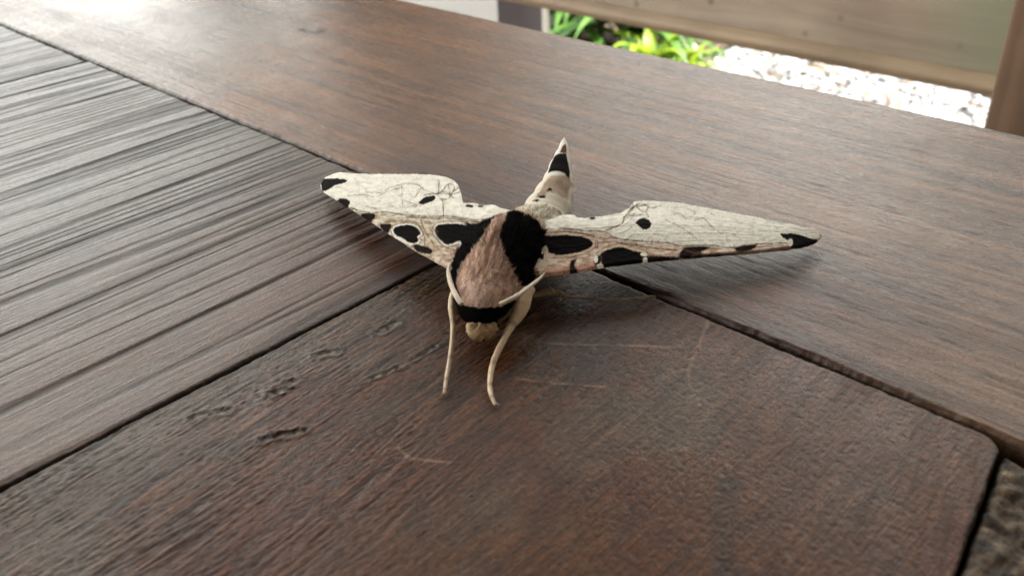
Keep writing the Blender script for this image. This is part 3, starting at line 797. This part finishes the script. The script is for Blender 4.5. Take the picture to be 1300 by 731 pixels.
# --- hair on the thorax and collar: short fine strands lying back
NH = 30000
ri = RNG.randint(0, nr - 1, NH * 3); tj = RNG.randint(0, sg, NH * 3)
ok = (aa[ri, tj] > 4) & (aa[ri, tj] < 34.5) & (zz[ri, tj] > 3.5)
ri, tj = ri[ok][:NH], tj[ok][:NH]; NH = len(ri)
fr = RNG.rand(NH)[:, None]; fr2 = RNG.rand(NH)[:, None]
P0 = PB[ri, tj] * (1 - fr) + PB[ri + 1, tj] * fr; Pn = PB[ri, (tj + 1) % sg]; P0 = P0 + (Pn - PB[ri, tj]) * fr2
cen = body_pt(BK[ri, 0], BK[ri, 1], BK[ri, 2] - 0)
nrm = P0 - cen; nrm /= np.linalg.norm(nrm, axis=1)[:, None]
aH = aa[ri, tj]
side_clump = lambda a_, b_: (.55 * noise(a_ * .45, b_ * 1.1, 186))[:, None] * Bb[None] + (.28 * noise(a_ * .6, b_ * .9, 187))[:, None] * np.array([[0, 0, 1.]])
back = -Aa[None] + .30 * nrm * (1.0 - (aH < 12)[:, None] * .7) + RNG.normal(0, .22, (NH, 3))
back += side_clump(aH, bb[ri, tj])
back /= np.linalg.norm(back, axis=1)[:, None]
Lh = (RNG.uniform(.45, 1.0, NH) * (1 - .25 * (aH < 12)) * (1 - .65 * (aH > 26.5)))[:, None] / 1000
lng = (RNG.rand(NH) < .07) & (aH > 9) & (aH < 27); Lh[lng] *= 1.7; back[lng] += .35 * nrm[lng]
side = np.cross(back, nrm); side /= np.linalg.norm(side, axis=1)[:, None] + 1e-9
wd = RNG.uniform(.035, .07, NH)[:, None] / 1000
V = np.stack([P0 - side * wd, P0 + side * wd, P0 + back * Lh * .55 + nrm * .00008 + side * wd * .6, P0 + back * Lh * .55 + nrm * .00008 - side * wd * .6, P0 + back * Lh], 1)
b5 = 5 * np.arange(NH)[:, None]
Ft = np.vstack([b5 + [[0, 1, 2]], b5 + [[0, 2, 3]], b5 + [[3, 2, 4]]])
hx, hy = pj(P0 + back * Lh * .4)
hc = body_col(hx, hy, P0); hc = hc * (.62 + .85 * RNG.rand(NH)[:, None]) * (1 + .55 * noise(aH * .55, bb[ri, tj] * 1.6, 188))[:, None]
fo = mesh('fur', V.reshape(-1, 3), Ft, m_fur, moth, col=np.repeat(hc, 5, 0)); tag(fo, kind='stuff')

# --- wings
def rnd(pts, n=5):
    """rounded closed outline through traced corners"""
    P = np.array(pts, float); k = len(P); o = []
    for i in range(k):
        a, b, c, d = P[(i - 1) % k], P[i], P[(i + 1) % k], P[(i + 2) % k]
        for t in np.linspace(0, 1, n, endpoint=False):
            o.append(.5 * ((2 * b) + (-a + c) * t + (2 * a - 5 * b + 4 * c - d) * t * t + (-a + 3 * b - 3 * c + d) * t ** 3))
    return [tuple(q) for q in o]
def wing_z(a, b):
    s = np.clip((np.abs(b + .5) - 6) / 40, 0, 1)
    z = 6.9 - 4.0 * s ** .8
    lead = 16 - 20 * s
    z = z + 1.1 * np.exp(-((a - (9 - 13 * s)) / 6) ** 2) * (1 - s) - 1.1 * ss(lead - 6, lead + 6, a) * (1 - .6 * s) + .8 * np.sin(np.pi * s) - .7 * ss(.85, 1, s)
    return z
def onwing(px, py, dz=0):
    z = np.full(np.shape(px), 5.0)
    for _ in range(14):
        p = W(px, py, z / 1000); a, b, _z = to_body(p); z = .5 * z + .5 * (wing_z(a, b) + dz)
    return W(px, py, z / 1000)
def wing(name, xs0, xs1, top, bot, paint, dz=0.0, ncol=520, nrow=130, label=None, thick=.12):
    u = np.linspace(xs0, xs1, ncol)
    yt = np.interp(u, [p[0] for p in top], [p[1] for p in top]); yb = np.interp(u, [p[0] for p in bot], [p[1] for p in bot])
    # ragged scale fringe along the hind edge, soft smoothing of traced corners
    k = np.ones(7) / 7
    yt = np.convolve(np.pad(yt, 3, 'edge'), k, 'valid'); yb = np.convolve(np.pad(yb, 3, 'edge'), k, 'valid')
    yt = yt + .5 * noise(u * 1.1, 1.5, 150) + .3 * noise(u * .25, 2.5, 151)
    yb = yb + .3 * noise(u * .5, 3.5, 152)
    v = np.linspace(0, 1, nrow)[None]
    X = np.repeat(u[:, None], nrow, 1); Y = yt[:, None] * (1 - v) + yb[:, None] * v
    P = onwing(X, Y, dz)
    a, b, z = to_body(P)
    col, hh = paint(X, Y, a, b)
    ve = np.abs(((v * 6.5 + .35 * noise(u[:, None] * .01, v * 2, 154)) % 1) - .5); vr = ss(.10, .0, ve) * ss(.02, .12, v) * ss(.98, .88, v)
    col = col * (1 - .05 * vr[..., None]); P[..., 2] += .55 * hh / 1000 + .00006 * vr
    nrm_ = np.array([0, 0, 1.])
    edge = np.minimum(np.minimum(v, 1 - v) * (np.abs(yb - yt)[:, None]) , 99)
    P[..., 2] -= .35e-3 * ss(3.5, 0, edge) ** 2
    T = thick / 1000 * np.clip(edge / 1.2, .1, 1)
    Pl = P.copy(); Pl[..., 2] -= T
    n = ncol * nrow
    Ft = gridf(ncol, nrow)[:, ::-1]
    Vv = np.vstack([P.reshape(-1, 3), Pl.reshape(-1, 3)])
    idx = np.arange(n).reshape(ncol, nrow)
    loop = np.concatenate([idx[:, 0], idx[-1, 1:], idx[::-1, -1][1:], idx[0, ::-1][1:-1]]); m = len(loop); kk = np.arange(m); k2 = (kk + 1) % m
    sk = np.stack([loop[kk], loop[k2], n + loop[k2], n + loop[kk]], 1)
    Fa = np.vstack([Ft, Ft[:, ::-1] + n, sk])
    cc = np.vstack([col.reshape(-1, 3), (col * .55).reshape(-1, 3) * 0 + np.array([.12, .055, .035])])
    o = mesh(name, Vv, Fa, m_wing, moth, col=cc)
    if label: o['label'] = label
    return o

def lines(col, h, X, Y, pls, wd, c, k=1.0, depth=.05):
    c = np.asarray(c) * .8 + np.array([.035, .025, .015]); wd = wd * 1.45; k = k * .88
    for pts in pls:
        if len(pts) > 2: pts = [tuple(q) for q in spline(pts, 5)]
        d = seg_d(X + .5 * noise(X * .5, Y * .5, 160), Y + .7 * noise(X * .35, Y * .35, 161), pts)
        wv = wd * (.75 + .7 * noise(X * .15, Y * .15, 159)); m = ss(wv, wv * .1, d) * k * ss(-.8, .1, noise(X * .12, Y * .12, 162) + .45)
        hal = ss(wd * 3.2, wd * .5, d) * .30 * k * ss(-.3, .4, noise(X * .2, Y * .2, 147)); col = over(col, hal, (.34, .27, .19))
        col = over(col, m, c); h = h - depth * m
    return col, h
def base_paint(X, Y, a, b):
    col = np.zeros(X.shape + (3,)) + CRM
    col = col * (1 + .10 * fbm(X * .12, Y * .2, 163, 4)[..., None])
    n = fbm(X * .10, Y * .20, 157, 5); col = over(col, ss(.0, .6, n) * .42, (.50, .46, .39))
    n = noise(X * .9, Y * 1.1, 146); col = over(col, ss(.25, .6, n) * .20, (.40, .35, .28))
    n = fbm(X * .35, Y * .55, 164, 4); col = over(col, ss(.35, .9, n) * .35, (.42, .37, .30))
    h = .12 * noise(b * .10, a * .9 - np.abs(b) * .12, 158) + .06 * fbm(X * .12, Y * .25, 165) + .05 * noise(X * .6, Y * .9, 166)
    # faint veins fanning out from the root
    return col, h
def paintL(X, Y, a, b):
    c2 = lambda l: [(390 + x / 4.3, 180 + y / 4.3) for x, y in l]
    col, h = base_paint(X, Y, a, b)
    Xj, Yj = X + .7 * noise(X * .4, Y * .4, 167), Y + .7 * noise(X * .4, Y * .4, 168)
    vein = c2([(130, 300), (300, 380), (440, 385), (540, 400), (700, 408), (760, 405), (900, 425), (945, 425), (1050, 420)])
    yv = np.interp(X, [p[0] for p in vein], [p[1] for p in vein])
    col = over(col, ss(-1, 5, Y - yv) * .75, np.array([.52, .41, .29]))
    col = over(col, ss(3, 12, Y - yv) * ss(520, 575, X) * .6, (.44, .27, .20))
    mo = fbm(X * .10, Y * .18, 155, 3); col = over(col, ss(-1, 4, Y - yv) * ss(.0, .45, mo) * .65, (.20, .14, .075)); col = over(col, ss(-1, 4, Y - yv) * ss(.1, .5, -mo) * .5, CRM)
    col, h = lines(col, h, X, Y, [vein, [(p[0], p[1] + 2.4) for p in vein[3:]]], 1.15, (.07, .045, .028), 1.0, .12)
    col, h = lines(col, h, X, Y, [c2([(320, 275), (400, 278), (450, 252), (530, 230), (600, 236), (640, 262), (690, 280)]), c2([(385, 298), (430, 275), (520, 250)]), c2([(225, 298), (300, 290), (360, 300)]),
                                  c2([(300, 345), (380, 365), (470, 352)]), c2([(560, 330), (600, 350), (560, 352)]), c2([(515, 240), (520, 350)]), c2([(590, 300), (620, 250), (600, 235)])], .8, (.17, .12, .08), .75)
    col, h = lines(col, h, X, Y, [c2([(720, 215), (718, 300), (740, 325), (745, 440)]), c2([(640, 290), (700, 285), (800, 285), (850, 268)]), c2([(735, 270), (770, 232), (798, 240), (800, 265), (770, 310), (728, 312)]),
                                  c2([(700, 285), (760, 275), (800, 310)]), c2([(770, 232), (780, 285)]), c2([(800, 270), (830, 250), (850, 268)]), c2([(855, 325), (900, 330), (945, 350)])], .85, (.05, .045, .03), .95)
    bl = ss(.2, .8, fbm(X * .3, Y * .4, 169)) * ss(60, 20, np.hypot(X - 520, Y - 255) * 2); col = over(col, bl * .4, (.36, .32, .26))
    # cream outlines, olive smears and the black spots
    big = c2([(470, 480), (500, 460), (560, 455), (598, 468), (620, 500), (602, 518), (606, 542), (572, 555), (520, 528), (484, 508)])
    root = c2([(697, 480), (712, 455), (760, 447), (840, 450), (900, 463), (945, 455), (1000, 430), (1100, 420), (1100, 640), (850, 640), (838, 545), (770, 562), (725, 535), (703, 505)])
    for pg in (big, root):
        d = poly_sd(Xj, Yj, rnd(pg)); col = over(col, ss(4.6, 3.2, d) * ss(1.8, 2.8, d) * .6, (.13, .095, .05)); col = over(col, ss(2.7, 1.6, d) * ss(592, 584, X) * ss(-.7, -.1, noise(X * .2, Y * .2, 153)), CRM * .96); col = over(col, np.maximum(ss(.8, -.7, d), ss(5, 2, d) * ss(586, 594, X)), BLK)
    col, h = lines(col, h, X, Y, [c2([(620, 430), (650, 500), (690, 560), (680, 600), (620, 600)]), c2([(600, 440), (640, 520), (640, 590)]), c2([(690, 470), (730, 560), (800, 590)]), c2([(395, 450), (440, 440), (540, 430), (600, 440)])], 1.3, (.12, .085, .045), .85)
    for l in ([(78, 205), (95, 203), (130, 200), (212, 206), (208, 222), (150, 240), (108, 264), (80, 258)], [(608, 336), (640, 305), (695, 294), (692, 318), (640, 340)]):
        col = over(col, ss(.5, -.4, poly_sd(Xj, Yj, rnd(c2(l)))), BLK * 2)
    for l in ([(150, 318), (200, 310), (232, 325), (222, 346), (180, 338)], [(290, 392), (365, 395), (360, 425), (320, 425)], [(398, 452), (455, 452), (446, 488), (420, 480)], [(580, 560), (640, 570), (680, 590), (670, 612), (600, 590)], [(868, 345), (900, 345), (902, 358), (872, 356)]):
        col = over(col, ss(.9, -.6, poly_sd(Xj, Yj, rnd(c2(l)))), (.012, .008, .006))
    return col, h
def paintR(X, Y, a, b):
    c2 = lambda l: [(680 + x / 3.421, 220 + y / 3.421) for x, y in l]
    col, h = base_paint(X, Y, a, b)
    Xj, Yj = X + .7 * noise(X * .4, Y * .4, 177), Y + .7 * noise(X * .4, Y * .4, 178)
    vein = c2([(100, 238), (220, 250), (300, 255), (350, 282), (450, 295), (560, 300), (640, 315), (760, 312), (850, 322), (1000, 305), (1200, 300)])
    yv = np.interp(X, [p[0] for p in vein], [p[1] for p in vein])
    col = over(col, ss(-1, 4, Y - yv) * .75, TAN * 1.15)
    mo = fbm(X * .08, Y * .20, 156, 3); col = over(col, ss(-1, 4, Y - yv) * ss(.0, .45, mo) * .6, (.22, .13, .075)); col = over(col, ss(-1, 4, Y - yv) * ss(.1, .5, -mo) * .45, CRM * .95)
    lead = c2([(0, 440), (160, 430), (270, 405), (480, 382), (700, 362), (1000, 335), (1240, 300)])
    yl = np.interp(X, [p[0] for p in lead], [p[1] for p in lead])
    col = over(col, ss(12, 3, yl - Y) * ss(860, 780, X) * .8, (.33, .155, .10))
    col = over(col, ss(3, .8, yl - Y) * ss(790, 830, X) * .75, (.09, .05, .035))
    col, h = lines(col, h, X, Y, [vein, c2([(300, 250), (370, 222), (388, 190), (420, 150), (480, 138)]), c2([(120, 250), (240, 268), (270, 300), (265, 325)]), c2([(350, 300), (480, 320), (620, 335)])], 1.2, (.09, .055, .033), 1.0, .12)
    col, h = lines(col, h, X, Y, [c2([(590, 180), (625, 174), (655, 195), (692, 172), (640, 150), (600, 150)]), c2([(690, 205), (728, 196), (765, 232), (808, 262)]), c2([(855, 265), (888, 282)]), c2([(560, 200), (640, 240), (700, 285)]),
                                  c2([(760, 175), (775, 180)])], .8, (.20, .14, .09), .75)
    col, h = lines(col, h, X, Y, [c2([(415, 120), (425, 150), (400, 180), (440, 185), (480, 165), (490, 140)]), c2([(420, 150), (460, 130), (500, 150), (545, 140)]), c2([(440, 150), (490, 185), (455, 200)]), c2([(380, 190), (430, 175)])], .85, (.05, .045, .03), .95)
    lobe = c2([(-60, 230), (0, 255), (50, 270), (130, 268), (205, 276), (244, 296), (240, 320), (180, 345), (100, 355), (60, 347), (35, 330), (5, 345), (-60, 350)])
    big = c2([(282, 350), (320, 330), (370, 321), (430, 338), (468, 348), (476, 372), (440, 388), (330, 412), (296, 405), (280, 372)])
    for pg in (lobe, big):
        d = poly_sd(Xj, Yj, rnd(pg)); col = over(col, ss(5.6, 4.2, d) * ss(2.6, 3.8, d) * .55, (.14, .085, .05)); col = over(col, ss(3.2, 1.8, d) * ss(696, 704, X) * ss(-.7, -.1, noise(X * .2, Y * .2, 153)), np.array([.56, .43, .31])); col = over(col, ss(.8, -.7, d), BLK)
    for l in ([(434, 214), (458, 199), (486, 200), (502, 220), (490, 242), (462, 240)], [(1063, 262), (1130, 264), (1200, 284), (1245, 288), (1235, 304), (1180, 312), (1112, 320), (1118, 300), (1085, 286)], [(232, 195), (256, 190), (262, 200), (238, 202)]):
        col = over(col, ss(.5, -.4, poly_sd(Xj, Yj, rnd(c2(l)))), BLK * 2)
    for l in ([(620, 358), (648, 322), (694, 328), (722, 345), (700, 366), (640, 366)], [(868, 320), (955, 308), (945, 330), (880, 340)], [(480, 358), (620, 362), (600, 380), (480, 384)], [(700, 352), (880, 342), (880, 350), (700, 362)], [(150, 385), (178, 372), (170, 400), (185, 430), (150, 430)],
              [(640, 322), (760, 318), (700, 345)], [(260, 360), (285, 362), (275, 405), (255, 395)]):
        col = over(col, ss(2.2, -.5, poly_sd(Xj, Yj, rnd(c2(l)))) * .55, (.16, .09, .055)); col = over(col, ss(.4, -1.4, poly_sd(Xj, Yj, rnd(c2(l)))), (.012, .008, .006))
    for cx_, cy_, rx, ry in ((1106, 300, 12, 16), (470, 352, 16, 8), (476, 376, 10, 12), (262, 372, 9, 18), (280, 400, 16, 7), (1120, 232, 70, 14)):
        q = c2([(cx_, cy_)])[0]; d = np.hypot((X - q[0]) / (rx / 3.421), (Y - q[1]) / (ry / 3.421)); col = over(col, ss(1.1, .8, d) * .95, CRM * 1.02)
    # pale knob at the shoulder
    kn = c2([(5, 345), (45, 312), (58, 345), (80, 350), (70, 380), (45, 400), (20, 438), (0, 400)])
    col = over(col, ss(.8, -.5, poly_sd(Xj, Yj, kn)), (.62, .50, .39)); col = over(col, ss(.6, -.4, poly_sd(Xj, Yj, c2([(18, 352), (36, 350), (34, 374), (20, 372)]))), BLK)
    return col, h
topL = [(407, 234), (409, 228), (413, 223), (420, 220), (430, 216.5), (440, 217.5), (470, 219), (520, 219), (548, 220), (565, 222), (576, 227), (582, 233), (584, 240), (586, 242.5), (587, 255), (592, 257), (602, 258), (612, 262), (625, 262), (645, 268)]
botL = [(407, 236), (410, 242), (420, 248), (440, 260), (460, 273), (480, 286), (500, 299), (520, 312), (537, 322), (555, 332), (570, 340), (585, 345), (645, 345)]
wing('forewing', 407, 645, topL, botL, paintL, label='left hand forewing, cream with black spots')
topR = [(675, 280), (700, 276), (735, 277), (757, 276), (775, 273), (790, 271), (797, 266), (801, 259), (803, 254), (812, 252.5), (830, 252.5), (860, 255), (900, 262), (950, 271.5), (990, 280), (1008, 283), (1022, 287.5), (1030, 286.5), (1037, 289), (1042, 295), (1043.5, 298)]
botR = [(675, 345), (690, 349), (715, 346), (735, 344), (760, 338.5), (800, 333), (850, 328), (900, 324), (950, 320), (1000, 315.5), (1020, 312), (1035, 307), (1041, 302), (1043.5, 299)]
wing('forewing', 675, 1043.5, topR, botR, paintR, ncol=760, label='right hand forewing, cream with black spots')
def paintH(X, Y, a, b):
    col, h = base_paint(X, Y, a, b)
    for q in ((595, 261.5), (572, 250), (752, 277), (735, 275), (610, 262)):
        d = np.hypot((X - q[0]) / 4.2, (Y - q[1]) / 1.6); col = over(col, ss(1.2, .7, d), BLK * 2)
    col, h = lines(col, h, X, Y, [[(575, 256), (590, 260), (600, 257), (615, 261), (625, 259)], [(735, 274), (750, 273.5), (770, 273), (790, 272)]], .7, (.12, .09, .07), .8)
    return col, h
wing('hindwing', 560, 655, [(560, 249), (575, 247), (585, 255), (592, 255.5), (604, 255.5), (612, 259), (620, 257.5), (628, 258), (636, 262), (655, 266)], [(560, 275), (655, 300)], paintH, dz=-.45, ncol=160, nrow=60)
wing('hindwing', 700, 805, [(700, 274), (715, 271), (727, 270), (733, 273), (742, 275), (752, 273), (765, 272), (775, 270.5), (788, 268), (798, 262), (805, 262)], [(700, 300), (805, 290)], paintH, dz=-.45, ncol=160, nrow=60)

# --- head details, antennae, legs
def blob(name, c, axes, rad, colf, mat, n=28, m=18, bumps=.06, label=None, seed=1, taper=0):
    u = np.linspace(0, 2 * np.pi, n, endpoint=False); v = np.linspace(.02, np.pi - .02, m)
    U, Vv = np.meshgrid(u, v, indexing='ij')
    r = 1 + bumps * noise(np.cos(U) * 2 + 5, Vv * 2 + np.sin(U) * 2, 180 + seed)
    loc = np.stack([np.sin(Vv) * np.cos(U) * rad[0] * r, np.sin(Vv) * np.sin(U) * rad[1] * r, np.cos(Vv) * rad[2] * r], -1)
    loc[..., :2] *= (1 + taper * np.cos(Vv))[..., None]
    P = c + (loc / 1000) @ np.array(axes)
    i = np.arange(n)[:, None]; j = np.arange(m - 1)[None]
    q = np.stack([i * m + j, i * m + j + 1, ((i + 1) % n) * m + j + 1, ((i + 1) % n) * m + j], -1).reshape(-1, 4)
    P = P.reshape(-1, 3); col = np.tile(np.asarray(colf, float), (len(P), 1)) * (1 + .25 * noise(P[:, 0] * 3000, P[:, 2] * 3000, 181 + seed))[:, None]
    return mesh(name, P, q, mat, moth, col=col)
ax = [Aa, Bb, np.array([0, 0, 1.])]
m_eye = N('moth_eye'); m_eye.b.inputs['Base Color'].default_value = (.004, .003, .003, 1); m_eye.b.inputs['Roughness'].default_value = .45; m_eye = m_eye.m
def pxp(px_, py_, z): return W(np.array(px_), np.array(py_), z / 1000)
blob('face', pxp(611, 400, 4.0), ax, (1.5, 2.5, 1.5), BLK, m_fur, bumps=.1)
blob('palp', pxp(606, 421, 2.9), ax, (1.2, 1.5, 1.5), (.44, .31, .19), m_fur, bumps=.30, seed=2, taper=.40)
blob('palp', pxp(617, 419, 2.9), ax, (1.2, 1.5, 1.4), (.40, .27, .16), m_fur, bumps=.30, seed=3, taper=.40)
blob('eye', pxp(590, 393, 4.4), ax, (1.3, .9, 1.2), BLK, m_eye, bumps=0)
blob('eye', pxp(634, 391, 4.4), ax, (1.3, .9, 1.2), BLK, m_eye, bumps=0)
def limb(name, pts, col, mat, sub=14, flat=1.0, label=None, seg=12, jit=.07, sd=1):
    a = np.array(pts, float); s = spline(a, sub)
    P = W(s[:, 0], s[:, 1], s[:, 2] / 1000); r = np.clip(s[:, 3], .05, None) / 1000 * (.78 if name == 'leg' else .85 if name == 'antenna' else 1)
    r = r * (1 + jit * noise(np.arange(len(r)) * .13, sd * 3.3, 190 + sd))
    V, Fc = tube_vf(P, r, seg, flat)
    k = np.interp(np.arange(len(V)) // seg, [0, len(P) - 1], [0, 1])
    c = np.tile(np.asarray(col, float), (len(V), 1)) * (1 + .22 * noise(V[:, 0] * 2500, V[:, 1] * 2500, 191))[:, None] * (1 - .25 * (k > .9))[:, None]
    if name == 'leg':
        c = c * (1 - .45 * sum(np.exp(-((k - q) / .02) ** 2) for q in (.36, .62, .78, .9)))[:, None]
        rg = np.random.RandomState(sd + 40); nb = 90; ib = rg.randint(4, len(P) - 2, nb); T_ = P[ib + 1] - P[ib]; T_ /= np.linalg.norm(T_, axis=1)[:, None]
        dd = rg.normal(size=(nb, 3)); dd -= (dd * T_).sum(1)[:, None] * T_; dd /= np.linalg.norm(dd, axis=1)[:, None]; dd = dd * .8 + T_ * .7
        b0 = P[ib] + dd * r[ib][:, None] * .6; lb = rg.uniform(.25, .6, nb)[:, None] / 1000; sw = np.cross(dd, T_) * .00003
        hb = np.stack([b0 - sw, b0 + sw, b0 + dd * lb], 1).reshape(-1, 3); n0 = len(V)
        V = np.vstack([V, hb]); Fc = list(Fc) + [(n0 + 3 * q, n0 + 3 * q + 1, n0 + 3 * q + 2) for q in range(nb)]
        c = np.vstack([c, np.tile(np.asarray(col, float) * .8, (3 * nb, 1))])
    o = mesh(name, V, Fc, mat, moth, col=c)
    if label: o['label'] = label
    return o
ATAN = np.array([.50, .40, .29])
limb('antenna', [(586, 386, 6.8, .42), (580, 377, 7.1, .45), (573, 362, 7.0, .42), (569.5, 348, 6.9, .36), (570, 338, 7.0, .28), (575, 330, 7.2, .15)], ATAN, m_limb, flat=.8)
limb('antenna', [(634, 386, 6.6, .40), (645, 381.5, 7.0, .46), (658, 374.5, 7.0, .46), (672, 364, 6.8, .40), (684, 354.5, 6.6, .30), (691, 347, 6.4, .15)], ATAN * .9, m_limb, flat=.8, sd=2)
LEG = np.array([.56, .42, .27])
limb('leg', [(581, 366, 4.6, .6), (575, 374, 4.3, .62), (573, 390, 3.7, .62), (575, 410, 2.7, .50), (574, 432, 1.9, .40), (571, 455, 1.2, .38), (567, 478, .7, .34), (565, 492, .4, .3), (564, 500, .25, .22)], LEG, m_limb, sd=3)
limb('leg', [(676, 366, 5.2, .7), (668, 373, 4.9, 1.25), (663, 386, 4.1, 1.5), (657, 400, 3.3, 1.25), (649, 413, 2.7, .8), (640, 430, 2.1, .58), (631, 448, 1.4, .55), (625, 464, .9, .50), (622, 482, .6, .42), (622, 494, .5, .40), (625, 505, .4, .36), (629, 514, .25, .25)], LEG * [1, .98, .95], m_limb, sd=4)
limb('leg', [(672, 368, 2.2, .5), (678, 373.5, 1.5, .5), (690, 371.5, 1.6, .62), (704, 371, 1.5, .62), (714, 374, 1.2, .52), (718, 376, 1.0, .26), (745, 378.5, .7, .24), (780, 380, .5, .22), (810, 378.5, .4, .22), (826, 376.5, .35, .28), (833, 377, .3, .15)], LEG * [.5, .42, .36], m_limb, sd=5)
for a_, b_ in (((704, 371, 1.9), (698, 364, 3.0)), ((711, 374, 1.0), (712, 382, .5)), ((627, 510, .4), (634, 514, .2)), ((565, 497, .4), (560, 501, .2))):
    limb('spur', [(*a_, .14), ((a_[0] + b_[0]) / 2, (a_[1] + b_[1]) / 2, (a_[2] + b_[2]) / 2, .11), (*b_, .05)], LEG * .8, m_limb, sub=4, seg=6)
# far side legs, mostly hidden under the wing
limb('leg', [(600, 372, 3.0, .7), (560, 372, 2.5, .5), (540, 352, 1.5, .4), (520, 338, .4, .25)], LEG * [.5, .45, .4], m_limb, sd=6) if False else None

for o in bpy.data.objects:
    if '_loc' in o: del o['_loc']
